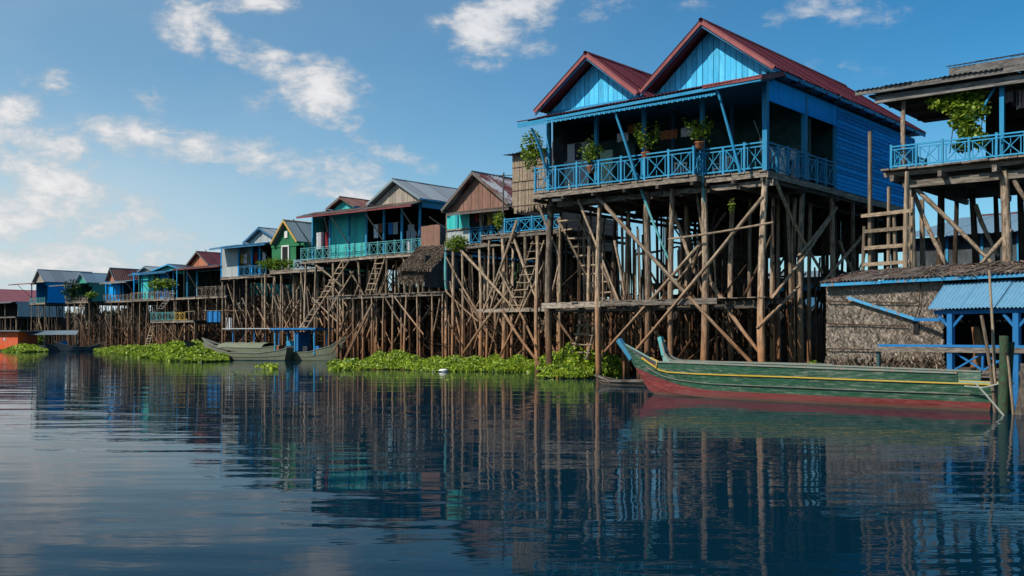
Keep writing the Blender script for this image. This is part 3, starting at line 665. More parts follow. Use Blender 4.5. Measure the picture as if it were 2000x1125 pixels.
# ------------------------------------------------------------------ generic houses of the row
def house(label, px, d, lpx, deck_py, eave_py, depth, gables, trim, wallm, side, zones=(), posts=(), rail=None, pent='dark_roof', pile_r=.09, sx=1.7, rows=6, name='stilt_house',
          oh=1.0, prop='plank_grey', eaveb=None, pentL=None, bw=.3, fine=True, nbr=26, ztop_gap=.45, rail_h=.85, low=None, gz_up=.45, rz=RZ, inside='inside_shade', barge=None, railpx=None, fascia='plank'):
    F = Frame(px, d, rz); h = F.root(name); tag(h, label, 'stilt house', 'stilt houses along the waterfront')
    DZ = F.at(px, deck_py)[1]; XL = F.X(lpx); EZ = F.at(px, eave_py, -oh)[1]; GZ = EZ + gz_up
    deck(h, XL, 0, 0, depth, DZ, bw if fine else .6, fascia=fascia, seg=2)
    ysr = [.15] + list(np.linspace(2.0, depth - .3, rows - 1))
    piles_grid(h, XL + .2, -.15, ysr, sx, DZ - .2, pile_r, ('pole' if fine else 'pole_far', 'pole_shaded'))
    for _ in range(int(26 + 3 * abs(XL))):
        x = random.uniform(XL + .1, -.1); y = random.choice(ysr[:5]) + random.uniform(-.5, .7); pole(h, (x + random.uniform(-.3, .3), y, -.6), (x, y, random.uniform(2.2, DZ - .3)), random.uniform(.025, .05), 'pole_far' if y < 2.5 and random.random() < .4 else 'pole_shaded')
    braces(h, XL, -.2, ysr, nbr, .3, DZ - .6, pile_r * .6, 'pole_far'); braces(h, XL, -.2, ysr[:1], nbr // 5, .3, DZ - .6, pile_r * .75, 'pole')
    for (a, b, kind, mt, y) in zones:
        xa, xb = F.X(a, y), F.X(b, y)
        if kind == 'v': vboards(h, xa, xb, y, DZ, GZ - .06, .3, mt)
        elif kind == 'half': vboards(h, xa, xb, y, DZ, DZ + 1.1, .3, mt)
        elif kind == 'frame':
            slab(h, xa, xb, y, y + .04, DZ, GZ - .06, mt, 'wall')
    vboards(h, XL + .2, -.1, depth - .2, DZ - 2.6, DZ - .06, .5 if fine else 1.2, 'plank_dark', 'rear_shade_board')  # added dark backing below floor level, stands in for deep shade behind the stilts
    # dark rear of the veranda
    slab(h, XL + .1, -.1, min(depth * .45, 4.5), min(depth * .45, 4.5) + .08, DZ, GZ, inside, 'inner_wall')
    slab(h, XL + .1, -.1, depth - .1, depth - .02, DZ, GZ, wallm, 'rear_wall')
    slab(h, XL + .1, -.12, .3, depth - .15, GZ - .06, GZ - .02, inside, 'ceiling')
    if side:
        y0 = side[1]; 
        if fine: side_boards(h, 0, y0, depth, DZ, GZ, .3, side[0])
        else: slab(h, -.03, .02, y0, depth, DZ, GZ, side[0], 'side_wall')
        slab(h, -.035, .012, .1, y0 - .01, GZ - .45, GZ, side[0], 'side_panel')
    slab(h, XL, XL + .05, 1.0, depth, DZ, GZ, wallm, 'side_wall')
    for pxp in posts: x = F.X(pxp, .12); bar(h, (x, .12, DZ), (x, .12, GZ - .05), .12, .12, trim, 'post')
    slab(h, XL + .1, 0, .06, .18, GZ - .22, GZ - .04, trim, 'plate_beam')
    for (lx, pk, pky, rx, gmat, rmat, bmat, gdep) in gables:
        yr = -.3; x0 = F.X(lx, yr); x1 = F.X(rx, yr); xp, zp = F.at(pk, pky, yr); xp = (x0 + x1) / 2 * .7 + xp * .3; ze = GZ + .04
        if fine: gable_boards(h, x0 + .15, x1 - .15, xp, GZ - .03, GZ - .03, zp - .14, .1, .27, gmat)
        else: prism(h, [(x0 + .15, GZ - .03), (x1 - .15, GZ - .03), (xp, zp - .14)], .1, .16, gmat, 'gable')
        for xa in (x0, x1): bar(h, (xa, yr, ze), (xp, yr, zp), .05, .15, bmat, 'barge_board')
        for xa in (x0, x1):
            sheet_roof(h, (xa, yr, ze + .04), (xa, gdep, ze + .04), (xp, yr, zp + .05), (xp, gdep, zp + .05), rmat, .22 if fine else .34, .02, 1.0 if fine else 1.8)
            bar(h, (xa, yr + .04, ze - .04), (xa, gdep, ze - .04), .04, .1, trim, 'eave_board')
        m = MB(); m.tube([(xp, yr - .02, zp + .06), (xp, gdep, zp + .06)], .06, 5); m.build('ridge_cap', bmat, h)
        prism(h, [(x0 + .15, GZ), (x1 - .15, GZ), (xp, zp - .1)], gdep - .2, gdep - .14, gmat, 'gable')
    if pent:
        xl = F.X(pentL or lpx, -oh); z0 = EZ + (0 if not isinstance(pent, tuple) else pent[1]); pm = pent if isinstance(pent, str) else pent[0]
        sheet_roof(h, (xl, -oh, z0), (.4, -oh, EZ), (xl + .1, .3, z0 + gz_up), (.4, .3, GZ + .02), pm, .22, .02, 1.0 if fine else 1.8)
        bar(h, (xl, -oh + .04, z0 - .06), (.4, -oh + .04, EZ - .06), .04, .1, eaveb or trim, 'eave_board')
        for pxp in posts[::2]:
            x = F.X(pxp, .1); pole(h, (x, .05, DZ + .9), (x - .5, -oh + .1, EZ - .05), .04, prop, 'prop')
    if rail:
        a, b = railpx or (lpx, px)
        railing(h, (F.X(a, .03), .03, DZ), (F.X(b, .03) - .02, .03, DZ), rail_h, .8, rail, .026, .055, style=1)
    return F, h, DZ, GZ

# brown gabled house
BF, BH, BDZ, BGZ = house('brown boarded gable stilt house with patchy rust and silver roof and small railed porch', 1003, 54, 871, 470, 404, 9.5,
    [(862, 916, 338, 992, 'brown_wall', 'patchy_roof', 'tin_brown', 8.5)], 'plank', 'brown_wall', ('brown_wall', 2.5), posts=(874, 940, 978), rail='blue_trim', railpx=(918, 1003), pent='tin_brown', eaveb='tin_brown', oh=.9, gz_up=.25, rows=7, sx=1.25, nbr=40)
BF_ = BF
x0, z0 = BF.at(873, 450, .05); x1, _ = BF.at(917, 450, .05)
vboards(BH, x0, x1, .06, BDZ, BF.at(873, 452, .06)[1], .16, 'pale_sheet'); vboards(BH, x0, x1, .05, BF.at(873, 449, .06)[1], BGZ - .1, .22, 'teal')
bar(BH, (x0, .0, z0), (x1, .0, z0), .05, .07, 'bamboo', 'sill'); bar(BH, ((x0 + x1) / 2, .0, z0), ((x0 + x1) / 2, .0, BGZ - .2), .05, .05, 'blue_trim', 'stud')
# brown cladding between porch roof and gable foot comes down as a boarded front
vboards(BH, BF.X(876, .2), BF.X(988, .2), .2, BGZ - .05, BGZ + .35, .27, 'brown_wall')
slab(BH, BF.X(920, 1.), BF.X(955, 1.), 1.0, 1.05, BDZ, BGZ - .2, 'wall_dark', 'inner_wall')
# porch floor further right with its own pale rail, closer to the big house
PF = Frame(1096, 47.5); ph = PF.root('landing_stage')
tag(ph, 'raised plank landing with blue cross-braced railing between brown house and big blue house', 'landing')
pz = PF.at(1090, 447)[1]; pxl = PF.X(940)
deck(ph, pxl, 0, 0, 5.5, pz, .3); railing(ph, (PF.X(985), .04, pz), (-.05, .04, pz), .66, .75, 'blue_trim')
piles_grid(ph, pxl + .3, -.1, [.1, 1.6, 3.0, 4.6], 1.25, pz - .2, .095); braces(ph, pxl, 0, [.05, 1.6, 3], 12, .3, 5., .055, 'pole')
for (a, b), (c, d), y in (((890, 478), (1010, 610), -.1), ((1010, 430), (944, 606), -.15), ((1000, 560), (905, 690), -.1), ((1000, 455), (1050, 590), .0)): pole(ph, PF.P(a, b, y), PF.P(c, d, y), .07, 'pole', 'brace')
for i, x in enumerate(np.arange(PF.X(940), 0, .34)): slab(ph, x, x + .3, -.1, 2.0, 2.86, 2.9, 'plank', 'landing_plank')
bar(ph, (PF.X(936), -.12, 2.8), (-.0, -.12, 2.78), .06, .14, 'plank', 'landing_beam'); bar(ph, (PF.X(936), 1.9, 2.75), (0, 1.9, 2.75), .1, .2, 'plank_dark', 'landing_beam')

# bamboo-walled shed left of the big house
SF = Frame(1070, 43.5); sh = SF.root('bamboo_shed'); tag(sh, 'small split bamboo walled shed with flat dark roof left of the big blue house', 'shed')
sz0, sz1 = SF.at(1035, 404)[1], SF.at(1035, 300)[1]; sxl = SF.X(1001)
n = 40
for i in range(n):
    xa = sxl + (0 - sxl) * i / n; w_ = -sxl / n
    for za, zb in ((sz0 + random.uniform(-.25, .05), (sz0 + sz1) / 2), ((sz0 + sz1) / 2 + .01, sz1)):
        bar(sh, (xa + w_ / 2, random.uniform(-.012, .012), za), (xa + w_ / 2, random.uniform(-.012, .012), zb), w_ * .92, .03, 'cane', 'cane_slat')
for z in (sz0 + .1, sz0 + .75, (sz0 + sz1) / 2, sz1 - .5): bar(sh, (sxl, -.04, z), (0, -.04, z), .02, .03, 'bamboo', 'batten')
slab(sh, sxl, 0, .05, 2.5, sz0, sz0 + .06, 'plank_dark', 'floor'); slab(sh, sxl, sxl + .04, .05, 2.5, sz0, sz1, 'plank', 'side_wall'); slab(sh, -.04, 0, .05, 2.5, sz0, sz1, 'plank', 'side_wall'); slab(sh, sxl, 0, 2.46, 2.5, sz0, sz1, 'plank', 'rear_wall')
sheet_roof(sh, (sxl - .35, -.35, sz1 + .03), (.2, -.35, sz1 + .06), (sxl - .35, 2.7, sz1 + .3), (.2, 2.7, sz1 + .3), 'dark_roof', .2, .02, .9)
piles_grid(sh, sxl + .3, -.1, [2.3, 2.5], .9, sz0, .06)

# teal and blue house with two gables
TF, TH, TDZ, TGZ = house(
    'long turquoise stilt house with rusty small gable and tall grey gable under blue-grey roof', 822, 66, 588, 492, 397, 13,
    [(636, 663, 386, 692, 'teal', 'rust_roof', 'tin_brown', 7), (716, 768, 351, 820, 'grey_board', 'grey_roof', 'pale_roof', 12)], 'blue_trim', 'teal', ('blue_trim', 4.5),
    zones=((645, 717, 'v', 'teal', .5),), posts=(611, 645, 682, 716, 750, 785, 820), rail='teal_trim', pent=('tin_brown', .05), eaveb='red_trim', pentL=578, oh=1.3, rows=7, sx=1.5, nbr=46)
railing(TH, (-.0, .1, TDZ), (-.0, 3.6, TDZ), .85, .8, 'blue_trim')
for x, mt in ((618, 'cloth_white'), (627, 'cloth_dark'), (634, 'cloth_red'), (641, 'cloth_white')): curtain(TH, TF.X(x, .9), .9, TDZ + .8, TDZ + 2.0, .5, mt)
slab(TH, TF.X(612, 2.), TF.X(645, 2.), 2.0, 2.05, TDZ, TGZ - .1, 'wall_dark', 'inner_wall')
for (a, b), (c, d), y in (((612, 515), (668, 560), .0), ((684, 530), (712, 580), .0), ((700, 560), (650, 690), -.1), ((712, 600), (744, 695), -.1), ((742, 600), (705, 690), -.1), ((668, 712), (728, 590), -1.6)): pole(TH, TF.P(a, b, y), TF.P(c, d, y), .07, 'pole', 'brace')
st = empty('wrapped_bundle', (TF.C + TF.r * TF.X(803, .8) + TF.v * .8).to_3d() + Vector((0, 0, TDZ))); tag(st, 'pale wrapped bundle standing on the turquoise house veranda', 'bundle')
me = []; curtain(st, -.3, 0, 0, 1.5, .6, 'cloth_white', 'cloth'); curtain(st, -.2, -.1, .9, 1.9, .4, 'pale_sheet', 'cloth')
def laundry(label, F, DZ, pxs, y, zt, mats, w_=.4):
    r_ = empty('washing_line', (F.C.x, F.C.y, DZ), RZ); tag(r_, label, 'washing'); a, b = F.X(pxs[0] - 4, y), F.X(pxs[-1] + 12, y); bar(r_, (a, y, zt), (b, y, zt), .015, .015, 'rope', 'line')
    for px, mt in zip(pxs, mats): curtain(r_, F.X(px, y), y, zt - random.uniform(.45, .95), zt, w_, mt)
laundry('row of drying clothes under the right half of the turquoise house veranda roof', TF, TDZ, (730, 738, 758, 768), .5, 2.1, ('cloth_white', 'clay', 'cloth_blue', 'pale_sheet'))
laundry('few drying clothes in the porch of the brown house', BF, BDZ, (928, 936, 952, 962), .3, 1.75, ('cloth_red', 'cloth_white', 'yellow', 'cloth_white'), .3)
# mid landing under it
LF = Frame(866, 62.5); lh = LF.root('landing_stage'); tag(lh, 'low plank landing on many thin stilts carrying the thatched lean-to', 'landing')
lz = LF.at(800, 572)[1]; lxl = LF.X(640)
for i, x in enumerate(np.arange(lxl, 0, .36)): slab(lh, x, x + .32, random.uniform(-.12, .05), 3.2, lz - .04, lz + random.uniform(-.01, .01), 'plank', 'landing_plank')
for y in (.1, 1.5, 3.0): bar(lh, (lxl, y, lz - .15), (0, y, lz - .15), .09, .16, 'plank' if y < 1 else 'plank_dark', 'landing_beam')
piles_grid(lh, lxl + .2, -.1, [.05, 1.5, 3.0], 1.0, lz - .1, .075, ('pole', 'pole_shaded')); braces(lh, lxl, 0, [0, 1.5, 3], 22, .2, lz - .2, .05, 'pole')
for px in (872, 919):
    x = LF.X(px, .3); zt_ = LF.at(px, 480, .3)[1]; zc_ = zt_ - (0 if px > 900 else 2.6); pole(lh, (x, .3, -.8), (x, .3, zc_), .11, 'pole')
    if px < 900: pole(lh, (x, .3, zc_), (x, .3, zt_), .10, 'teal_trim')


def thatch(par, name, p00, ex, ez, n, lf, mat, seed, down=(0, 0, -1), spread=.35, nrm=(0, -1, 0), thick=.05, tone=None):
    """overlapping palm-leaf strips over the parallelogram p00 + s*ex + t*ez"""
    rg = np.random.default_rng(seed); s_ = rg.uniform(0, 1, n); t_ = rg.uniform(0, 1, n)
    P = np.array(p00) + s_[:, None] * np.array(ex) + t_[:, None] * np.array(ez) + np.array(nrm) * rg.uniform(0, thick, n)[:, None]
    W_ = np.linalg.norm(ex) / .16; H_ = np.linalg.norm(ez) / .13; cell = (np.floor(s_ * W_ + t_ * H_ * .5) * 7 + np.floor(t_ * H_) * 13).astype(int); row = np.where(rg.uniform(-1, 1, 5000)[cell % 5000] * .45 + rg.uniform(-1, 1, n) > 0, 1, -1) * rg.uniform(.5, 1.3, n)
    exn = np.array(ex) / np.linalg.norm(ex); ax = np.array(down)[None] * 1.0 + exn[None] * (row * .85)[:, None]
    V = leaves(name, P, lf, mat, par, aspect=.11, droop=spread, seed=seed, axis=ax, nrm_up=0, tint=tone, face=nrm, rough=.42)
    return V
# thatched lean-to with rusty side sheet
th = empty('thatched_lean_to', (LF.C.x, LF.C.y, lz), RZ); tag(th, 'sagging thatched lean-to with mottled rusty sheet wall standing on the low landing', 'shed')
def LP(px, py, y): p_ = LF.P(px, py, y); return Vector((p_[0], p_[1], p_[2] - lz))
a0, a1, b0, b1 = LP(776, 527, -.3), LP(842, 527, -.3), LP(818, 482, 1.4), LP(880, 480, 1.4)
me = mesh_from('roof', [a0, a1, b1, b0, a0 + Vector((0, 0, -.08)), a1 + Vector((0, 0, -.08)), b1 + Vector((0, 0, -.08)), b0 + Vector((0, 0, -.08))], [(0, 1, 2, 3), (4, 7, 6, 5), (0, 4, 5, 1), (1, 5, 6, 2), (2, 6, 7, 3), (3, 7, 4, 0)], 'plank_dark'); rf = link('roof', me, th)
nr = (a1 - a0).cross(b0 - a0).normalized(); tag(thatch(rf, 'thatch', a0, a1 - a0, b0 - a0, 2600, .34, 'straw_dark', 3, down=tuple((a0 - b0).normalized()), nrm=tuple(nr), thick=.05, spread=.14), kind='stuff')
w0, w1 = LP(778, 553, .0), LP(828, 553, .0); wt = LP(778, 527, 0)
slab(th, w0.x, w1.x, 0.02, .06, w0.z, wt.z, 'plank_dark', 'wall'); tag(thatch(th, 'thatch', w0, w1 - w0, (0, 0, wt.z - w0.z + .1), 2200, .3, 'straw_dark', 4, thick=.04, spread=.15), kind='stuff')
slab(th, w1.x - .02, w1.x + .02, 0.07, 3., w0.z - .3, wt.z + .8, 'wall_dark', 'side_wall')
x0, zA = LF.at(822, 486, 1.5); x1, zB = LF.at(859, 438, 1.5); vboards(th, x0, x1, 1.5, zA - lz, zB - lz, .5, 'brown_wall', 'wall_sheet'); slab(th, x1 - .02, x1 + .02, 1.53, 3.4, zA - lz, zB - lz, 'wall_dark', 'side_wall')
for px in (780, 800, 826): x = LF.X(px, 0); pole(th, (x, 0, 0), (x, 0, w0.z + .1), .04, 'bamboo', 'post')

# green house
GF, GH, GDZ, GGZ = house('narrow dark green gabled stilt house with yellow edged roof and white framed door', 592, 82, 527, 523, 472, 9,
    [(528, 553, 431, 579, 'green_wall', 'pale_roof', 'yellow_trim', 9)], 'green_wall', 'green_wall', ('green_wall', .2), zones=((531, 578, 'frame', 'green_wall', .12),), posts=(), rail=None, pent=None, rows=6, sx=1.5, nbr=24, gz_up=.1, inside='green_dark')
x0, z0 = GF.at(551, 505, .05); x1, z1 = GF.at(564, 480, .05)
f = slab(GH, x0 + .1, x1 - .1, .06, .11, GDZ, z1 - .1, 'inside_shade', 'door')
m = MB(); m.bar((x0, .05, GDZ), (x0, .05, z1), .12, .1); m.bar((x1, .05, GDZ), (x1, .05, z1), .12, .1); m.bar((x0 - .06, .05, z1), (x1 + .06, .05, z1), .1, .12); m.build('door_frame', 'white_frame', GH)
x0, z0 = GF.at(555, 465, .02); x1, z1 = GF.at(561, 451, .02); slab(GH, x0, x1, .02, .09, z0, z1, 'white_frame', 'window')
railing(GH, (GF.X(575, -.6), -.6, GDZ - .2), (GF.X(632, -.6), -.6, GDZ - .2), .75, .8, 'pale_trim'); deck(GH, GF.X(528, -.7), GF.X(636, -.7), -.7, .0, GDZ - .2, .4)
piles_grid(GH, GF.X(528), GF.X(632), [-.6], 2.0, GDZ - .3, .09)
# blue and white house
WF, WH, WDZ, WGZ = house('blue framed stilt house with whitish ribbed wall panel and low blue roof', 537, 90, 431, 535, 474, 9,
    [(474, 500, 446, 540, 'pale_sheet', 'grey_roof', 'blue_dark', 9)], 'blue_wall', 'blue_dark', ('blue_dark', 3), zones=((432, 466, 'v', 'pale_sheet', .1),), posts=(433, 466, 492, 507, 535), rail='blue_dark', railpx=(467, 520), pent='blue_dark', eaveb='blue_dark', pentL=408, oh=1.4, rows=6, sx=1.8, nbr=30, gz_up=.35)
slab(WH, WF.X(468, .9), WF.X(490, .9), .9, .95, WDZ + .9, WGZ - .2, 'pale_sheet', 'wall_panel')
laundry('drying clothes and bags under the low blue roof of the blue framed house', WF, WDZ, (468, 476, 496, 512), .4, 2.0, ('yellow', 'cloth_white', 'cloth_red', 'cloth_white'), .45)
# red gable house
RF_, RH_, RDZ, RGZ = house('blue posted open stilt house with salmon gable and maroon roof', 442, 108, 343, 577, 518, 9,
    [(362, 383, 492, 406, 'salmon', 'maroon_roof', 'tin_brown', 8.5)], 'blue_trim', 'green_dark', ('sea_green', 3), posts=(346, 366, 385), rail='plank', railpx=(385, 440), pent='tin_brown', eaveb='red_trim', pentL=337, oh=1.2, rows=6, sx=1.9, nbr=26, gz_up=.3, rail_h=1.)
# its corrugated porch roof
sheet_roof(RH_, (RF_.X(388, -.8), -.8, RGZ - .75), (.3, -.8, RGZ - .7), (RF_.X(386, .4), .4, RGZ - .4), (.3, .4, RGZ - .35), 'pale_roof', .3, .03, 1.4, name='porch_roof_sheet')
# far houses
house('blue-green stilt house with dark patched roof and long sloping blue veranda eave', 340, 122, 256, 582, 530, 8, [(268, 281, 521, 296, 'grey_board', 'grey_roof', 'pale_roof', 6), (296, 337, 516, 350, 'sea_green', 'dark_roof', 'blue_trim', 8)], 'blue_wall', 'teal', ('teal', 2), zones=((276, 300, 'frame', 'teal', 1.), (312, 330, 'frame', 'blue_wall', 1.2)), posts=(262, 278, 292, 308, 322, 338), rail='plank', pent='blue_dark', eaveb='blue_dark', pentL=250, oh=1.4, rows=5, sx=2., nbr=24, fine=False, gz_up=.35)
house('blue stilt house with weathered grey plank veranda and long pale eave', 262, 134, 203, 586, 549, 8, [(205, 214, 524, 224, 'salmon', 'rust_roof', 'pale_roof', 11)], 'blue_wall', 'blue_dark', ('blue_dark', 2), zones=((212, 235, 'frame', 'blue_wall', .5),), posts=(207, 222, 240), rail='plank', pent='pale_roof', eaveb='plank', pentL=194, oh=1.4, rows=5, sx=2., nbr=20, fine=False, gz_up=.3)
house('sea green stilt house with small green gable and long blue-grey roof', 172, 146, 128, 588, 553, 9.5, [(144, 155, 533, 169, 'sea_green', 'bluegrey_roof', 'pale_roof', 10)], 'sea_green', 'sea_green', ('sea_green', .6), posts=(132, 150), rail='plank', pent='bluegrey_roof', eaveb='plank', pentL=95, oh=1.6, rows=5, sx=2., nbr=20, fine=False, gz_up=.2)
house('bright blue stilt house with grey gable and grey roof near the left edge', 88, 160, 58, 591, 551, 9, [(62, 72, 527, 86, 'grey_board', 'grey_roof', 'pale_roof', 8.5)], 'blue_trim', 'blue_wall', ('blue_wall', .4), posts=(62, 72), rail='teal_trim', pent='tin_brown', eaveb='red_trim', pentL=15, oh=2., rows=5, sx=2., nbr=16, fine=False, gz_up=.2)
house('low grey walled stilt house under faded pink roof at the left edge', 30, 185, -60, 618, 590, 9, [(-120, -95, 563, -55, 'grey_board', 'pink_roof', 'pink_roof', 17)], 'plank', 'pale_sheet', ('pale_sheet', .4), posts=(-20, 10), rail=None, pent='pale_roof', pentL=-64, oh=1., rows=4, sx=2., nbr=12, fine=False, gz_up=.2)

# ------------------------------------------------------------------ RIGHT HOUSE
def right_house():
    F = Frame(1743, 34.0); h = F.root('stilt_house')      # origin = its left front corner here; x runs right
    tag(h, 'unpainted timber stilt house with blue railing and leafy vine at the right edge', 'stilt house', 'stilt houses along the waterfront')
    DZ = F.at(1743, 331)[1]; W = 8.0; D = 7.5
    n = 30
    for i in range(n):
        x = -.25 + i * (W + .2) / n; slab(h, x, x + .26, -.2 - random.uniform(0, .18), D, DZ - .06 + random.uniform(-.012, .0), DZ - .01, 'plank', 'floor_board')
    for y in (.1, 1.5, 3, 4.5, 6, 7.3): bar(h, (-.3, y, DZ - .15), (W, y, DZ - .15), .09, .15, 'plank', 'joist')
    for x in (.1, 1.6, 3.2, 4.8): bar(h, (x, -.35, DZ - .33), (x, D, DZ - .33), .13, .2, 'plank', 'beam')
    bar(h, (.3, .2, DZ - .5), (W, .2, DZ - .5), .14, .24, 'plank', 'beam')
    for px, y, r, mt in ((1775, .3, .14, 'pole'), (1962, .2, .17, 'pole'), (1838, 3.0, .14, 'pole_shaded'), (1898, 3.2, .13, 'pole_shaded'), (1800, 5.4, .11, 'pole'), (1945, 5.8, .1, 'pole_shaded'), (1992, 3.2, .12, 'pole_shaded'), (1868, 6.8, .1, 'pole_shaded')):
        x = F.X(px, y); pole(h, (x, y, -.8), (x, y, DZ - .35), r, mt)
    for (a, b), (c, d), y in (((1785, 365), (1968, 545), .4), ((1783, 372), (1850, 520), .8), ((1976, 448), (1910, 522), .1), ((1905, 400), (1950, 500), 3.0), ((1975, 340), (2010, 400), .3)): pole(h, F.P(a, b, y), F.P(c, d, y), .075, 'pole', 'brace')
    railing(h, (.0, -.1, DZ), (W, -.1, DZ), .71, .78, 'blue_trim', .035, .07); railing(h, (.0, -.05, DZ), (.0, 3.2, DZ), .71, .75, 'blue_trim', .035, .07)
    # posts
    x = F.X(1768, .1); pole(h, (x, .1, DZ - .05), (x, .1, DZ + 2.75), .075, 'pole', 'post')
    x2 = F.X(1957, .1); bar(h, (x2, .1, DZ - .05), (x2, .1, DZ + 2.7), .13, .13, 'blue_trim', 'post')
    pole(h, (x2 - .55, .05, DZ + 1.55), (x2 - .1, .1, DZ + 2.35), .04, 'blue_trim', 'brace')
    for x in (3.6, 6.): bar(h, (x, 4.6, DZ), (x, 4.6, DZ + 2.8), .12, .12, 'plank_dark', 'post')
    # roof
    EZ = F.at(1672, 182, -.4)[1]; xl = F.X(1672, -.4)
    sheet_roof(h, (xl, -.5, EZ + .06), (W, -.5, EZ + .06), (xl, 5.4, EZ + .75), (W, 5.4, EZ + .75), 'dark_roof', .15, .02, .9, samples=4)
    bar(h, (xl, -.45, EZ - .02), (W, -.45, EZ - .02), .05, .17, 'plank_grey', 'fascia')
    bar(h, (xl + .55, -.2, EZ - .28), (W, -.2, EZ - .28), .12, .24, 'plank_grey', 'plate_beam')
    slab(h, xl + .3, W, -.1, 5.3, EZ - .12, EZ - .06, 'plank_dark', 'ceiling')
    for y in (1.2, 2.6, 4.): bar(h, (xl + .5, y, EZ - .2), (W, y, EZ - .2), .1, .16, 'plank_dark', 'rafter')
    xu, zu = F.at(1848, 142, .4); prism(h, [(xu + .1, EZ + .1), (W, EZ + .1), (W, zu + .12), (xu + .1, zu + .12)], .35, .4, 'plank_grey', 'upper_fascia')
    sheet_roof(h, (xu, .28, zu + .16), (W, .28, zu + .16), (xu, 4, zu + 1.1), (W, 4, zu + 1.1), 'dark_roof', .15, .02, .9, samples=4, name='upper_roof_sheet')
    slab(h, F.X(1925, 3.6), W, 3.6, 3.66, DZ, EZ, 'inside_shade', 'rear_wall'); slab(h, xu + .5, W, 3.0, 3.06, DZ + 1.75, EZ, 'inside_shade', 'shade_panel')  # black slabs added to paint in the darkness under the roof
    return F, h, DZ, EZ
QF, QH, QDZ, QEZ = right_house()
# washing in its veranda
cl = empty('washing_line', (QF.C.x, QF.C.y, QDZ), RZ); tag(cl, 'washing line with pale patterned cloths under the right hand timber roof', 'washing')
bar(cl, (QF.X(1960, 1.6), 1.6, 2.35), (QF.X(2030, 1.6), 1.6, 2.3), .015, .015, 'rope', 'line')
for px, mt, l in ((1963, 'cloth_white', .35), (1975, 'cloth_dark', .5), (1985, 'cloth_white', .6), (1995, 'cloth_red', .6)): curtain(cl, QF.X(px, 1.6), 1.6, 2.33 - l, 2.33, .3, mt)
# vine
vroot = empty('climbing_vine', (QF.C.x, QF.C.y, QDZ), RZ); tag(vroot, 'leafy green vine hanging from the timber roof down over the blue railing', 'vine')
P = []; m = MB()
rg = np.random.default_rng(5)
for (px, py, rx, ry, n) in ((1835, 200, .45, .28, 260), (1870, 205, .5, .35, 380), (1905, 215, .45, .45, 330), (1880, 235, .45, .4, 300), (1895, 262, .42, .38, 420), (1880, 285, .3, .25, 160), (1915, 275, .25, .3, 150), (1850, 185, .5, .2, 160), (1900, 180, .6, .25, 200)):
    x, z = QF.at(px, py, .15); P.append(leafcloud((x, .15, z - QDZ), (rx, .3, ry), n, seed=px))
for px in (1860, 1890, 1915): 
    x, z = QF.at(px, 175, .2); x2, z2 = QF.at(px - 5, 300, .1); m.tube([(x, .2, z - QDZ), ((x + x2) / 2 + .1, .1, (z + z2) / 2 - QDZ), (x2, .1, z2 - QDZ)], .015, 5)
m.build('stem', 'twig', vroot); leaves('foliage', np.concatenate(P), .13, 'leaf', vroot, aspect=.85, nrm_up=.3, seed=3)

# ------------------------------------------------------------------ houses behind, seen through the stilts
def back_house(label, px, d, w_, dp, z0, z1, zr, wm, rm, rz=RZ):
    F = Frame(px, d, rz); h = F.root('stilt_house'); tag(h, label, 'stilt house')
    for a, b, c, e, nm in ((0, w_, 0, .06, 'wall'), (0, w_, dp - .06, dp, 'wall')): slab(h, a, b, c, e, z0, z1, wm, nm)
    slab(h, 0, .06, .07, dp - .07, z0, z1, wm, 'side_wall'); slab(h, w_ - .06, w_, .07, dp - .07, z0, z1, wm, 'side_wall'); slab(h, .1, w_ - .1, .1, dp - .1, z0 - .08, z0, 'plank_dark', 'floor')
    for x in np.arange(.3, w_, 1.6): slab(h, x, x + .12, -.05, 0, z0, z1, 'blue_trim', 'post')
    for s0, s1 in (((-.5, -.6), (w_ + .5, -.6)), ((-.5, dp + .6), (w_ + .5, dp + .6))):
        sheet_roof(h, (s0[0], s0[1], z1), (s1[0], s1[1], z1), (-.5 + dp * .25, dp / 2, zr), (w_ + .5 - dp * .25, dp / 2, zr), rm, .25, .02, 1.2)
    piles_grid(h, .2, w_ - .2, [.2, dp / 2, dp - .3], 2., z0, .09, ('pole_shaded', 'pole_shaded')); return h
back_house('dark walled stilt house with broad blue-grey roof seen beneath the right hand timber house', 1770, 52, 11, 8, 3.4, 6.4, 7.7, 'wall_dark', 'bluegrey_roof')
back_house('pink roofed stilt house partly hidden behind the big blue house', 1846, 64, 5, 6, 6.0, 8.0, 9.2, 'blue_dark', 'rust_roof')
back_house('pale roofed house glimpsed through stilts under the big blue house', 1395, 75, 9, 7, 3.2, 5.2, 6.2, 'blue_dark', 'pale_roof')

# ------------------------------------------------------------------ scaffold of poles between the houses
sf = Frame(1690, 32.0); sroot = sf.root('pole_scaffold'); tag(sroot, 'wide rough pole scaffold ladder with four rungs between the two near houses', 'scaffold')
for px, pt, r in ((1688, 442, .06), (1699, 257, .075), (1736, 365, .065), (1746, 420, .05), (1772, 335, .09), (1782, 385, .05)):
    x, z = sf.at(px, pt); pole(sroot, (x + random.uniform(-.08, .08), 0, -.8), (x, 0, z), r, 'bamboo', 'upright')
for a, b in (((1682, 422), (1782, 411)), ((1688, 452), (1780, 444)), ((1688, 485), (1778, 478)), ((1686, 517), (1776, 511))): bar(sroot, sf.P(*a, -.1), sf.P(*b, -.1), .05, .11, 'bamboo', 'rung')

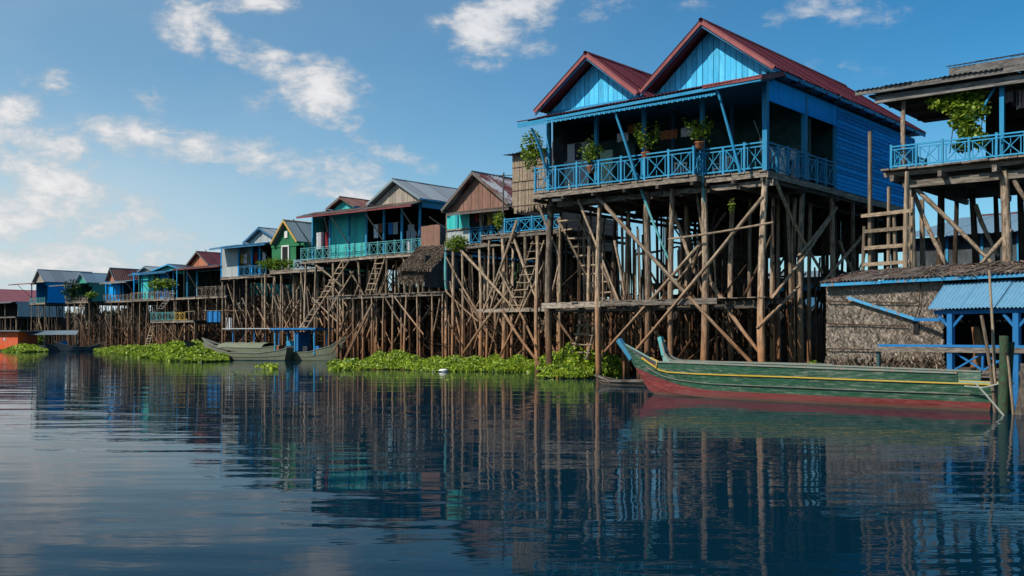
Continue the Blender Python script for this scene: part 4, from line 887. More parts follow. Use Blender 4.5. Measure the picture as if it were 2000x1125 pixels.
# ------------------------------------------------------------------ thatched hut with blue porch
def hut():
    pL = Vector((8.45, 28.2)); pR = Vector((11.7, 23.9)); dr = (pR - pL).normalized(); rz = math.atan2(dr.y, dr.x)
    F = Frame(1613, 28.2, rz); F.C = pL; h = F.root('thatched_hut')
    tag(h, 'palm thatched hut with blue framed porch and blue corrugated awning at the water', 'hut')
    xw = F.X(1838); z0 = F.at(1613, 705)[1] - .15; z1 = F.at(1613, 562)[1]; W = F.X(2060)
    slab(h, .02, xw, .04, .1, z0 + .2, z1 + .1, 'plank_dark', 'wall'); 
    tag(thatch(h, 'thatch', (0, 0.03, z0 + .12), (xw, 0, 0), (0, 0, z1 - z0 - .05), 24000, .17, 'straw', 11, nrm=(0, -1, 0), thick=.035, spread=.14), kind='stuff')
    tag(thatch(h, 'thatch_fringe', (0, 0.0, z0 - .05), (xw, 0, 0), (0, 0, .25), 420, .34, 'straw_dark', 12, nrm=(0, -1, 0), thick=.05, spread=.3), kind='stuff')
    slab(h, -.03, .03, .1, 3., z0 + .1, z1 + .2, 'plank_dark', 'side_wall'); slab(h, 0, W, 3., 3.06, z0, z1 + .3, 'inside_shade', 'rear_wall'); slab(h, 0, W, .0, 3., z0 + .0, z0 + .05, 'plank_dark', 'floor')
    # canes tied over the thatch
    for (a, b), (c, d) in (((1615, 589), (1790, 592)), ((1615, 632), (1770, 637)), ((1614, 681), (1715, 683)), ((1798, 550), (1795, 600)), ((1795, 600), (1788, 622)), ((1662, 617), (1664, 640))):
        q0 = F.P(a, b, -.09); q1 = F.P(c, d, -.09); pole(h, q0, q1, .016, 'twig', 'cane')
    bar(h, F.P(1655, 581, -.14), F.P(1786, 623, -.14), .04, .07, 'old_blue', 'awning_pole')
    slab(h, F.X(1785, -.02), F.X(1796, -.02), -.05, .0, F.at(1790, 652)[1], F.at(1790, 627)[1], 'inside_shade', 'window_gap')
    # roof of overlapping dark sheets with blue eave board
    e0 = F.P(1600, 548, -.3); e1 = F.P(2070, 524, -.3)
    e0 = (e0[0], -.3, z1 + .1); e1 = (W, -.3, z1 + .1)
    sheet_roof(h, (F.X(1600, -.3), -.3, z1 + .13), (W, -.3, z1 + .13), (F.X(1600, -.3) + .3, 1.5, z1 + .5), (W, 1.5, z1 + .5), 'tin_brown', .11, .028, .7, samples=4)
    sheet_roof(h, (F.X(1600, -.3), 3.2, z1 + .13), (W, 3.2, z1 + .13), (F.X(1600, -.3) + .3, 1.5, z1 + .5), (W, 1.5, z1 + .5), 'tin_brown', .2, .02, .9)
    tag(thatch(h, 'roof_thatch', (F.X(1600, -.3), -.34, z1 + .12), (W + .4, 0, 0), (0, 1.7, .38), 500, .22, 'straw_dark', 13, down=(0, -1, -.2), nrm=(0, 0, 1), thick=.04, spread=.2), kind='stuff')
    m = MB(); L = W - .2
    bar(h, (.02, -.25, z1 + .06), (xw * .55, -.25, z1 + .06), .04, .08, 'old_blue', 'eave_board'); bar(h, (xw * .55 + .01, -.25, z1 + .07), (W, -.25, z1 + .07), .04, .08, 'old_blue', 'eave_board')
    # blue awning
    xa, za = F.at(1812, 600, -1.0); xb = F.X(1846, -.1); zt = z1 - .04
    za = F.at(1860, 603, -1.0)[1]
    sheet_roof(h, (xa, -1.0, za), (W, -1.0, za), (xb, -.1, zt), (W, -.1, zt), 'blue_roof', .095, .022, .85, samples=4, name='awning_sheet')
    yp = -.8; zb = za - .07
    bar(h, (F.X(1826, yp), yp, zb), (W, yp, zb), .08, .1, 'blue_hut', 'beam')
    px_ = [F.X(1857, yp), F.X(1986, yp)]
    for x in px_:
        bar(h, (x, yp, -.6), (x, yp, zb - .04), .13, .13, 'blue_hut', 'post')
        for s_ in (-1, 1): bar(h, (x + s_ * .05, yp, zb - .35), (x + s_ * .3, yp, zb - .07), .05, .06, 'blue_hut', 'knee_brace')
    zr = F.at(1900, 684, yp)[1]; xr = F.X(1712, yp)
    bar(h, (xr, yp - .08, zr), (W, yp - .08, zr), .04, .11, 'plank', 'rail'); bar(h, (xr + .1, yp - .08, zr + .1), (W, yp - .08, zr + .09), .05, .06, 'blue_hut', 'rail')
    bar(h, (px_[0], yp - .02, zr - .5), (W, yp - .02, zr - .5), .06, .08, 'plank', 'rail'); bar(h, (xr + .06, yp, -.6), (xr + .06, yp, zr), .08, .08, 'green_dark', 'post')
    bar(h, (F.X(1786, -.2), -.2, F.at(1786, 624, -.2)[1]), (px_[0], yp + .1, F.at(1850, 625, yp)[1]), .05, .08, 'blue_hut', 'beam')
    for xa_, xb_ in ((px_[0] + .1, (px_[0] + px_[1]) / 2), ((px_[0] + px_[1]) / 2, px_[1] - .1)):
        bar(h, (xa_, yp, zr - .46), (xb_, yp, zr - .06), .04, .04, 'blue_hut', 'cross_brace'); bar(h, (xa_, yp + .02, zr - .06), (xb_, yp + .02, zr - .46), .04, .04, 'blue_hut', 'cross_brace')
    bar(h, ((px_[0] + px_[1]) / 2, yp, zr - .5), ((px_[0] + px_[1]) / 2, yp, zr), .05, .05, 'blue_hut', 'stud')
    slab(h, xr, W, yp, .0, zr - .62, zr - .58, 'plank', 'floor')
    for x in (.1, 1.2, 2.2): pole(h, (x, .1, -.8), (x, .1, z0 + .2), .07, 'pole_shaded')
    pole(h, (F.X(1905, 1.), 1., z0), (F.X(1905, 1.), 1., F.at(1905, 638, 1.)[1]), .13, 'pole', 'post')
    # poles leaning beside
    return F, h
HF, HH = hut()
def leaning(label, a, b, d0, d1, r, mat='bamboo', name='mooring_pole', cat='pole', group='poles standing at the big boat stern'):
    p0 = atw(a[0], a[1], d0); p1 = atw(b[0], b[1], d1); p0.z = min(p0.z, 0.) - .6 if p0.z < .6 else p0.z
    o = pole(None, p0, p1, r, mat, name); tag(o, label, cat, group); return o
leaning('tall thin pale pole rising in front of the blue awning', (1946, 790), (1932, 528), 21.2, 21.6, .033)
leaning('shorter thin pale pole leaning left beside the tall one', (1948, 790), (1917, 616), 21., 21.3, .04)
leaning('thick green painted mooring post at the boat stern', (1958, 800), (1961, 656), 20.8, 20.9, .115, 'green_post')
leaning('slim dark green post touching the thick green mooring post', (1972, 805), (1974, 668), 20.9, 21., .09, 'green_post')
leaning('thin brown stick leaning against the green mooring post', (1984, 800), (1968, 695), 20.6, 20.7, .03, 'bamboo')
leaning('black gnarled stump leaning out of the water at the right edge', (1975, 815), (2003, 712), 20.4, 20.6, .13, 'plank_dark')
leaning('long thin oar-like pole slanting down from the stern at the right edge', (2010, 805), (1905, 748), 20.0, 20.6, .022, 'rope')

# ------------------------------------------------------------------ boats
def itp(s, T): return float(np.interp(s, [a for a, b in T], [b for a, b in T]))
def boat(label, p0, p1, beam, G, mats, Rl=((0, .05), (1, .05)), coam=None, stripe=None, lean=.6, thw=5, deckf=.12, stern_w=.6, group=None, name='wooden_boat', stempost=None, keel=-.25, ns=30, foot=.35):
    """plank boat, bow at p0, stern at p1; G = sheer height along the length, Rl = paint line; mats = lower, upper, inside, trim"""
    p0 = Vector((p0[0], p0[1], 0)); p1 = Vector((p1[0], p1[1], 0)); L = (p1 - p0).length; u = (p1 - p0) / L
    root = empty(name, p0, math.atan2(u.y, u.x)); tag(root, label, 'boat', group)
    def W(s): return beam / 2 * min(1, math.sin(min(1, s / .42) * math.pi / 2) ** .85) * (1 if s < .6 else 1 - (1 - stern_w) * ((s - .6) / .4) ** 1.8) + .015
    def X(s, z): return s * L - lean * z * max(0, 1 - s / .22) + .25 * z * max(0, (s - .85) / .15)
    ring = []; info = []
    for i in range(ns):
        s = (i / (ns - 1)) ** 1.35; zt = itp(s, G); zr = itp(s, Rl); w_ = W(s); zk = keel + foot * max(0, 1 - s / .05)
        zr = max(zr, zk + .05)
        half = [(0, zk), (.5, zk + .03), (.80, zk + (zr - zk) * .55), (.90, zr), (.965, (zr + zt) / 2), (1.02, zt)]
        hp = [(X(s, z), f * w_, z) for f, z in half]; ring.append([(x, -y, z) for x, y, z in hp[::-1]] + hp[1:]); info.append((s, X(s, zt), w_ * 1.02, zt))
    n = 11; vs = [v for r in ring for v in r]; fs = []; mi = []
    for i in range(ns - 1):
        for j in range(n - 1): fs.append((i * n + j, (i + 1) * n + j, (i + 1) * n + j + 1, i * n + j + 1)); mi.append(0 if min(j, n - 2 - j) >= 2 else 1)
    fs.append(tuple(range((ns - 1) * n, ns * n))); mi.append(1)
    me = mesh_from('hull', vs, fs, mats[:2]); me.polygons.foreach_set('material_index', mi); link('hull', me, root)
    iv = [(x, y * .92 , max(z, keel + .12) if abs(y) < .95 * W(0.5) * 0 + 9 else z) for r in ring for x, y, z in r]
    link('inner_hull', mesh_from('inner_hull', iv, fs[:-1], mats[2]), root)
    for sg in (-1, 1):
        pts = [(x, sg * w_, z) for s, x, w_, z in info if not stripe or s > .045]; m = MB()
        for a, b in zip(pts, pts[1:]): m.bar(a, b, .05, .03 if stripe else .045)
        m.build('gunwale' if not stripe else 'rubbing_strip', stripe or mats[3], root)
        m = MB(); pts = [(X(s, itp(s, Rl) + (itp(s, G) - itp(s, Rl)) * .42), sg * (w_ * .965), itp(s, Rl) + (z - itp(s, Rl)) * .42) for s, x, w_, z in info if s > .04]
        for a, b in zip(pts, pts[1:]): m.bar(a, b, .02, .012)
        m.build('strake_seam', mats[3], root)
        if coam:
            s0, s1 = coam[0][0], coam[-1][0]; k = 24; vs = []
            for i in range(k + 1):
                s = s0 + (s1 - s0) * i / k; w_ = W(s) * 1.02; zt = itp(s, G); zc = itp(s, coam)
                xx = X(s, zt) if i else X(s, zt)
                vs += [(xx, sg * (w_ + .01), zt), (xx + (.06 if i == 0 else 0), sg * (w_ + .05), zc), (xx + (.06 if i == 0 else 0), sg * (w_ + .02), zc), (xx, sg * (w_ - .02), zt)]
            f2 = [(4 * i + a, 4 * i + 4 + a, 4 * i + 4 + (a + 1) % 4, 4 * i + (a + 1) % 4) for i in range(k) for a in range(4)] + [(0, 1, 2, 3), (4 * k + 3, 4 * k + 2, 4 * k + 1, 4 * k)]
            link('washboard', mesh_from('washboard', vs, f2, mats[1]), root)
            m = MB(); pts = [(X(s, itp(s, G)), sg * (W(s) * 1.02 + .035), itp(s, coam) + .012) for s in np.linspace(s0 + .006, s1, k)]
            for a, b in zip(pts, pts[1:]): m.bar(a, b, .075, .035)
            m.build('gunwale', mats[3], root)
            m = MB(); p_ = (X(s0, itp(s0, G)), sg * (W(s0) + .04), itp(s0, G)); q_ = (X(s0, itp(s0, G)) + .05, sg * (W(s0) + .07), itp(s0, coam) ); m.bar(p_, q_, .03, .03); m.build('corner_strip', stripe or mats[3], root)
    for nm, lo, hi, mt in (('fore_deck', .0, deckf, 'deck_brown'), ('stern_deck', .94, 1., mats[3])):
        q = [t_ for t_ in info if lo <= t_[0] <= hi]
        if len(q) > 1:
            vs = [(x, s_ * w_ * .95, z - .035) for s, x, w_, z in q for s_ in (-1, 1)]
            link(nm, mesh_from(nm, vs, [(2 * i, 2 * i + 2, 2 * i + 3, 2 * i + 1) for i in range(len(q) - 1)], mt), root)
    for k in range(thw):
        f = .2 + .68 * k / max(1, thw - 1); q = min(info, key=lambda t_: abs(t_[0] - f)); zz = q[3] - .04 + (.12 if coam else 0)
        bar(root, (q[1], -q[2] * .95, zz), (q[1], q[2] * .95, zz), .17, .03, mats[2] if k % 2 else 'plank', 'thwart')
    if stempost:
        zt = itp(0, G); m = MB(); m.bar((X(0, zt - .5) + .06, 0, zt - .5), (X(0, zt) - .03, 0, zt + .03), .12, .13); m.build('stem_post', stempost, root)
    return root, info, u, L
b0 = atw(1266, 770, 28.0); b1 = atw(1950, 806, 21.0); side_off = Vector((UR.y, -UR.x, 0)) * 0
GBr, GBi, GBu, GBL = boat('long green wooden boat with red bottom and yellow stripe moored in front', (b0.x + .1, b0.y + .15), (b1.x + .25, b1.y + .6), 1.5,
    [(0, 1.42), (.02, 1.22), (.045, .98), (.075, .76), (.10, .62), (.2, .60), (.5, .60), (1, .56)], ['red_hull', 'green_hull', 'pale_hull', 'trim_hull'],
    Rl=[(0, .70), (.03, .60), (.07, .46), (.15, .28), (.25, .2), (1, .19)], coam=[(.085, .86), (.2, .86), (.5, .83), (.93, .77)], stripe='yellow', lean=.78, thw=7, deckf=.085, stempost='blue_prow')
# boat lying behind it, only prow and far side showing
c0 = atw(1300, 700, 30.2); boat('teal prowed boat lying half hidden behind the long green boat', (c0.x, c0.y), (c0.x + 3.6, c0.y - 2.9), 1.2,
    [(0, 1.5), (.03, 1.0), (.08, .86), (.3, .82), (1, .8)], ['green_hull', 'pale_hull', 'pale_hull', 'trim_hull'], lean=.1, thw=4, stempost='teal_trim')
# rotten dugout half sunk left of the bow
d0 = atw(1172, 750, 34.2); boat('low rotten dugout half sunk beside the water hyacinth', (d0.x, d0.y), (d0.x + 2.2, d0.y - 1.3), .8, [(0, .28), (.2, .12), (1, .16)], ['plank_dark', 'plank_dark', 'plank_dark', 'plank'], thw=2, keel=-.3)
# boats in the middle distance
def small(label, a, b, da, db, beam, G, mats, **k):
    p = atw(a, 700, da); q = atw(b, 700, db); return boat(label, (p.x, p.y), (q.x, q.y), beam, G, mats, group='small boats moored along the stilts', ns=18, **k)
SG = [(0, 1.15), (.1, .8), (.3, .52), (.7, .5), (.9, .65), (1, .85)]
small('slate grey prow pushed into the water hyacinth left of the olive boats', 372, 452, 75, 80, 1.3, [(0, 1.35), (.15, .95), (.5, .6), (1, .55)], ['slate_hull', 'slate_hull', 'slate_hull', 'plank_dark'], thw=2)
ob, oi, ou, oL = small('olive covered wooden boat with plank canopy and curved bow', 413, 552, 76, 73, 1.8, [(0, 1.5), (.12, 1.0), (.3, .85), (.8, .8), (1, 1.0)], ['olive_hull', 'olive_hull', 'olive_hull', 'trim_hull'], thw=2)
# arched plank cover on it
vs = []; K = 9; NX = 8
for i in range(NX + 1):
    x = oL * (.2 + .62 * i / NX)
    for j in range(K): a = math.pi * j / (K - 1); vs.append((x + .05 * (j % 2), -.85 * math.cos(a), .82 + (.34 + .05 * (i % 2)) * math.sin(a)))
link('canopy', mesh_from('canopy', vs, [(i * K + j, i * K + j + 1, (i + 1) * K + j + 1, (i + 1) * K + j) for i in range(NX) for j in range(K - 1)], 'olive_hull'), ob)
small('long low dark green boat lying in front of the olive covered one', 412, 562, 71.5, 69.5, 1.4, SG, ['green_dark', 'olive_hull', 'plank_dark', 'trim_hull'])
cb, ci, cu, cL = small('grey green boat with flat blue canopy and rising bow on the right', 656, 536, 69, 72, 1.5, [(0, 1.55), (.1, .95), (.3, .58), (.7, .5), (1, .6)], ['olive_hull', 'olive_hull', 'plank_dark', 'trim_hull'], thw=3)
for x in (.24, .55, .88):
    for y in (-.6, .6): bar(cb, (cL * x, y, .4), (cL * x, y, 2.05), .09, .09, 'blue_trim', 'canopy_post')
slab(cb, cL * .18, cL * .92, -.85, .85, 2.05, 2.16, 'blue_hut', 'canopy'); slab(cb, cL * .58, cL * .9, -.62, -.56, .6, 1.3, 'blue_trim', 'side_panel'); slab(cb, cL * .5, cL * .54, -.6, .6, .6, 1.9, 'blue_hut', 'bulkhead'); slab(cb, cL * .6, cL * .78, -.3, .3, .4, .95, 'engine', 'engine')
for a, b, c_ in ((.28, -.4, 'cloth_blue'), (.38, .1, 'engine'), (.46, -.3, 'teal_trim'), (.83, .2, 'clay')): slab(cb, cL * a, cL * a + .4, b, b + .35, .4, .95, c_, 'crate')
for x in (.24, .40, .55, .72, .88): bar(cb, (cL * x, -.85, 2.02), (cL * x, .85, 2.02), .06, .07, 'blue_trim', 'roof_bearer')
fb, fi, fu, fL = small('olive boat under a long pale flat awning beside the blue canopied boat', 455, 560, 79, 77, 1.5, SG, ['green_dark', 'olive_hull', 'plank_dark', 'trim_hull'])
for x in (.1, .5, .95):
    for y in (-.6, .6): bar(fb, (fL * x, y, .4), (fL * x, y, 2.15), .08, .08, 'blue_hut', 'canopy_post')
slab(fb, -.3, fL * 1.02, -.9, .9, 2.15, 2.22, 'pale_sheet', 'canopy')
# far boats at the left
for k, (a, b, da, db, lab) in enumerate(((96, 150, 120, 121, 'low dark boat with roof of pale corrugated sheets at the far left'), (118, 190, 117, 119, 'slim dark boat with open deck moored at the far left'), (60, 120, 128, 128, 'dark boat moored behind the roofed one at the far left'))):
    bb, bi, bu_, bL_ = small(lab, a, b, da, db, 1.4, SG, ['slate_hull', 'slate_hull', 'plank_dark', 'trim_hull'], thw=3)
    if k == 0:
        for x in (-.4, bL_ * .5, bL_ * .98):
            for y in (-.8, .8): bar(bb, (x, y, .3), (x, y, 1.9), .09, .09, 'plank', 'canopy_post')
        sheet_roof(bb, (-2.4, -1.5, 1.85), (bL_ * 1.0, -1.5, 1.85), (-1.6, .8, 2.35), (bL_ * 1.05, .8, 2.35), 'pale_roof', .25, .02, 2.4)
        curtain(bb, bL_ * .4, -.3, .5, 1.2, .8, 'cloth_blue'); 
# orange-red houseboat
hb = empty('houseboat', (atw(-40, 684, 118).x, 118, 0), R(-14)); tag(hb, 'floating orange-red cabin with flat pale roof at the left edge of the water', 'houseboat')
slab(hb, 0, 5.0, 0, 3.5, -.3, .25, 'plank_dark', 'float'); 
for i in range(7): slab(hb, .25 + i * .66, .25 + i * .66 + .65, .2, .26, .25, 2.2, 'orange_red', 'wall_board')
slab(hb, 4.84, 4.9, .27, 3.3, .25, 2.2, 'orange_red', 'side_wall'); slab(hb, .25, .31, .27, 3.3, .25, 2.2, 'orange_red', 'side_wall'); slab(hb, .25, 4.9, 3.31, 3.37, .25, 2.2, 'orange_red', 'rear_wall')
slab(hb, 3.0, 3.25, .17, .2, 1.2, 1.5, 'white_frame', 'notice'); slab(hb, -.3, 5.5, -.3, 3.7, 2.22, 2.34, 'pale_roof', 'roof')

# ------------------------------------------------------------------ ladders
def ldr(label, foot, head, df, dh, width, nr, r=.04, mat='bamboo', wd=None): ladder(label, atw(*foot, df), atw(*head, dh), width, nr, wd, r, mat)
ldr('long steep ladder leaning up to the porch of the big blue house', (1190, 598), (1108, 425), 40.5, 40.8, .95, 10, .05)
ldr('short wide ladder from the water to the landing of the big blue house', (1130, 700), (1150, 612), 40., 39.8, .75, 5, .045)
ldr('ladder from the low landing up to the blue railed porch beside the brown house', (1004, 605), (1052, 470), 48., 47.4, .65, 9, .035)
ldr('long ladder rising from the boats to the veranda of the turquoise house', (590, 645), (676, 508), 70., 69.5, .72, 12, .05)
ldr('crooked ladder right of the long one under the turquoise house', (722, 572), (745, 500), 66.5, 67., .75, 7, .045)
ldr('blue-grey ladder to the veranda of the blue-green house', (312, 605), (338, 572), 112., 112.5, .9, 7, .05, 'plank_grey')
ldr('pale ladder dropping from the blue railed landing into the plants', (288, 675), (299, 636), 108., 109., .7, 7, .05)
ldr('ladder under the veranda of the sea green house', (150, 612), (168, 582), 140., 141., 1.1, 7, .055)
# low landing with blue rail below the far houses
L2 = Frame(378, 104); l2 = L2.root('landing_stage'); tag(l2, 'low landing with pale blue and yellow railing under the far blue houses', 'landing')
z2 = L2.at(340, 626)[1]; x2 = L2.X(294); deck(l2, x2, 0, 0, 3.5, z2, .8); railing(l2, (x2, .05, z2), (x2 * .45, .05, z2), .85, 1., 'teal_trim', .022, .05, style=1); railing(l2, (x2 * .44, .05, z2), (x2 * .2, .05, z2), .8, 1.2, 'yellow', .02, .04, style=1); bar(l2, (x2 * .2, .05, z2 + .85), (.2, .05, z2 + .9), .06, .08, 'bamboo', 'rail')
piles_grid(l2, x2 + .2, -.1, [.1, 1.8, 3.3], 1.7, z2 - .2, .085); braces(l2, x2, 0, [.1, 1.8], 12, .2, z2 - .3, .05, 'pole_far')
tp = empty('tarpaulin', atw(430, 640, 96)); tag(tp, 'bright blue tarpaulin hung between stilts beside the far landing', 'tarpaulin')
curtain(tp, -1.2, 0, 0.5, 1.55, 1.2, 'cloth_blue', 'sheet'); curtain(tp, .5, -.1, -.2, .9, .6, 'cloth_white', 'sheet'); bar(tp, (-1.6, 0, 1.56), (2.2, 0, 1.58), .05, .05, 'bamboo', 'pole')
# television aerial pole
ap = empty('aerial_pole', atw(984, 690, 50.5)); ap.location.z = atw(984, 470, 50.5).z; tag(ap, 'thin pole with cross bar and aerial above the brown house', 'aerial')
hp = atw(984, 337, 50.5).z; hp -= ap.location.z; pole(ap, (0, 0, 0), (0, 0, hp), .045, 'plank_grey', 'mast'); bar(ap, (-.45, 0, hp - .15), (.75, 0, hp - .12), .03, .03, 'plank_grey', 'cross_bar')
for k in range(4): bar(ap, (-.3 + k * .25, -.25, hp - .13), (-.3 + k * .25, .25, hp - .13), .015, .015, 'plank_grey', 'element')
# free leaning poles near the turquoise house
def free(label, a, b, d, r=.06): o = pole(None, atw(*a, d), atw(*b, d), r, 'pole', 'leaning_pole'); tag(o, label, 'pole', 'loose poles leaning on the stilts')
free('loose brown pole slanting into the water left of the hyacinth', (668, 714), (728, 592), 58.)
free('curved pale pole standing on the bow of the canopied boat', (648, 690), (690, 628), 67., .045)
free('dark short post standing in the water before the hyacinth', (1052, 745), (1053, 722), 39.6, .09)

# ------------------------------------------------------------------ veranda things
mfw = lambda px, py, y: Vector((*(MF.C + MF.r * MF.X(px, y) + MF.v * y), MF.at(px, py, y)[1]))
def hang(label, px, py, y, h, w_, n, seed, **k):
    p_ = mfw(px, py, y); return potted(label, p_, h, w_, n, True, seed, **k)
hang('leafy potted shrub on the left end of the big veranda rail', 1155, 338, -.35, 1.25, .45, 360, 1)
hang('tall spindly potted plant on the middle of the big veranda', 1262, 312, -.35, 1.4, .5, 330, 2)
hang('round bushy potted plant right of the rail corner on the big veranda', 1366, 292, -.2, 1.05, .5, 380, 3)
P = leafcloud((0, 0, 0), (.5, .4, .85), 520, 9); tr = empty('small_tree', mfw(1040, 295, -.2)); tag(tr, 'airy small tree in front of the bamboo shed at the left veranda corner', 'tree')
leaves('crown', P, .14, 'leaf', tr, aspect=.5, seed=9); m = MB(); m.tube([(.15, 0, -1.), (.05, 0, -.3), (-.1, 0, .6)], [.03, .025, .01], 5); m.tube([(.05, 0, -.3), (.3, .1, .3)], [.02, .008], 5); m.build('trunk', 'twig', tr)
def bush(label, px, py, d, rad, n, seed, leaf=.16, mat='leaf', cat='plant'):
    c = atw(px, py, d); r_ = empty('bush', c); tag(r_, label, cat); leaves('foliage', leafcloud((0, 0, 0), rad, n, seed), leaf, mat, r_, aspect=.5, seed=seed)
    m = MB(); rr = random.Random(seed)
    for _ in range(6): m.tube([(0, 0, -rad[2]), (rr.uniform(-.4, .4) * rad[0], 0, 0), (rr.uniform(-.8, .8) * rad[0], rr.uniform(-.5, .5) * rad[1], rad[2] * .7)], .012, 4)
    m.build('stem', 'twig', r_)
bush('hanging basket bush on the corner of the brown house porch', 893, 476, 51.5, (.62, .5, .42), 700, 21, .14)
bush('yellow-green climber beside the porch post of the brown house', 975, 430, 50, (.3, .3, .5), 240, 22, .14)
bush('row of yellowing plants on the railing of the green house', 540, 516, 80, (1.6, .4, .5), 700, 23, .2)
bush('palm-like plants on the veranda of the blue-green house', 318, 556, 118, (1.8, .8, .8), 500, 24, .35)
bush('grey green shrub on the veranda of the sea green house', 139, 568, 142, (1.4, .8, 1.6), 500, 25, .35, 'leaf_dark')
bush('small flowering plant at the edge of the far plank veranda', 178, 576, 138, (.9, .5, .5), 200, 26, .3)
bush('small bush behind the red cabin on the far bank', 72, 662, 124, (1.2, .8, 1.0), 260, 27, .3)
bush('hanging weed below the floor of the big blue house', 1430, 402, 33.2, (.10, .1, .3), 60, 28, .09)
laundry('washing hung under the ceiling at the left of the big blue veranda', MF, 6.97, (1108, 1122, 1136), 1.1, 2.0, ('cloth_white', 'cloth_dark', 'pale_sheet'), .35)
hk = empty('hammock', (MF.C.x, MF.C.y, 6.97), RZ); tag(hk, 'pale hammock slung in the side opening of the big blue house', 'hammock')
vs = []
for i in range(13):
    f = i / 12; yy = 1.0 + 2.6 * f; zz = 1.25 - .75 * math.sin(math.pi * f) ** .8; w_ = .05 + .36 * math.sin(math.pi * f)
    vs += [(-.7 - w_, yy, zz + .14 * math.sin(math.pi * f)), (-.7, yy, zz - .05), (-.7 + w_, yy, zz + .14 * math.sin(math.pi * f))]
link('cloth', mesh_from('cloth', vs, [(3 * i + j, 3 * i + j + 1, 3 * i + j + 4, 3 * i + j + 3) for i in range(12) for j in (0, 1)], 'cloth_white', True), hk)
for a, b in ((0, -.5), (12, .6)): q = vs[3 * a + 1]; bar(hk, q, (q[0], q[1] + b, q[2] + .55), .02, .02, 'rope', 'rope')
# plastic chairs and jars on the big veranda
def chair(label, px, y, rz=0, group='white plastic chairs on the big veranda'):
    p_ = MF.C + MF.r * (MF.X(px, y) if px > 0 else -px) + MF.v * y; c = empty('plastic_chair', (p_.x, p_.y, 6.97), RZ + rz); tag(c, label, 'chair', group)
    slab(c, -.24, .24, -.22, .22, .42, .46, 'white_plastic', 'seat')
    for a, b in ((-.2, -.18), (.2, -.18), (-.2, .18), (.2, .18)): bar(c, (a * 1.1, b * 1.1, 0), (a, b, .42), .04, .04, 'white_plastic', 'leg')
    m = MB()
    for k in range(5): m.bar((-.2 + k * .1, .21, .46), (-.2 + k * .1, .27, .88), .05, .02)
    m.bar((-.24, .27, .88), (.24, .27, .88), .04, .06); m.build('backrest', 'white_plastic', c)
    for a in (-.25, .25): bar(c, (a, -.2, .64), (a, .22, .66), .04, .03, 'white_plastic', 'armrest')
chair('white plastic chair nearest the front corner of the big veranda', 1410, 1.5); chair('white plastic chair second from the front corner of the big veranda', 1330, 1.6, .6)
def sidep(px, x): y = MF.side(px, 300, x)[0]; return MF.C + MF.r * x + MF.v * y
for i, (px, mt, lab) in enumerate(((1528, 'white_plastic', 'white tall jar just behind the side railing near the corner post'), (1554, 'cloth_white', 'white and red tall jar in the middle of the side railing'), (1604, 'cloth_blue', 'blue tall jar at the far end of the side railing'))):
    p_ = sidep(px, -.4); N = 10; prof = [(.13, 0), (.17, .15), (.17, .6), (.08, .8), (.07, .98), (.09, 1.0)]
    vs = [(r_ * math.cos(6.283 * j / N), r_ * math.sin(6.283 * j / N), z) for r_, z in prof for j in range(N)]
    fs = [(a * N + j, a * N + (j + 1) % N, (a + 1) * N + (j + 1) % N, (a + 1) * N + j) for a in range(len(prof) - 1) for j in range(N)] + [tuple(range((len(prof) - 1) * N, len(prof) * N))]
    o = link('storage_jar', mesh_from('storage_jar', vs, fs, mt, True)); o.location = (p_.x, p_.y, 6.96); tag(o, lab, 'jar', 'jars behind the side railing')

# ------------------------------------------------------------------ water hyacinth and brushwood
def raft(name, label, edges, n, hmax, leaf, seed, tint=.5, lump=.5):
    """edges: list of (px, y_front, y_back) of the raft's water line"""
    rg = np.random.default_rng(seed); pxs = np.array([e[0] for e in edges], float); yf = np.interp; out = []; ax = []; tn = []
    w_ = np.interp(rg.uniform(0, 1, n * 3), np.linspace(0, 1, 50), np.linspace(pxs[0], pxs[-1], 50)); df = 2050 * CH / (np.interp(w_, pxs, [e[1] for e in edges]) - HZ); db = np.interp(w_, pxs, [e[2] for e in edges])
    hm = np.interp(w_, pxs, [e[3] for e in edges]); t_ = rg.uniform(0, 1, n * 3); d = df + (db - df) * t_; x = (w_ - 1000) / FPX * d
    edge = .55 * np.sin(x * 1.7 + seed) * np.sin(x * .63) + .3 * np.sin(x * 4.1); d = d + edge * (1 - t_) * lump
    env = np.minimum(1, t_ / .35) ** .7 * (0.72 + .2 * np.sin(x * 2.3 + d) * np.cos(d * 1.9 - x) + .12 * np.sin(x * 6.1)); z = hm * np.clip(env, .05, 1.2) * rg.uniform(.45, 1.05, n * 3) + .03
    P_ = np.stack([x, d, z], 1)[:n]; A = rg.normal(size=(n, 3)); A[:, 2] = np.abs(A[:, 2]) * .8 + .5
    o = leaves(name, P_, leaf, 'hyacinth', None, aspect=.85, droop=.25, seed=seed, axis=A, nrm_up=.25); tag(o, label, 'water plants', kind='stuff')
    return o
raft('water_hyacinth', 'mat of bright green water hyacinth before the turquoise and brown houses', [(700, 723, 56, .25), (730, 722, 56, .75), (790, 722, 56, .85), (822, 725, 55, .5), (900, 726, 53, .6), (1000, 727, 50, .65), (1060, 728, 48, .6)], 28000, .8, .14, 1)
raft('water_hyacinth', 'tall leafy clump of water hyacinth at the left pile of the big blue house', [(1048, 738, 43.5, .5), (1080, 739, 43.5, 1.15), (1130, 740, 43, 1.3), (1185, 738, 42, 1.2), (1222, 735, 41, .6)], 9500, 1.2, .14, 2)
raft('water_hyacinth', 'long spreading mat of water hyacinth left of the small boats', [(186, 688, 125, .3), (240, 692, 120, .7), (300, 702, 112, .8), (340, 706, 105, 1.15), (385, 708, 96, 1.25), (410, 707, 82, .7), (445, 706, 76, .4)], 46000, 1.4, .20, 3, lump=2)
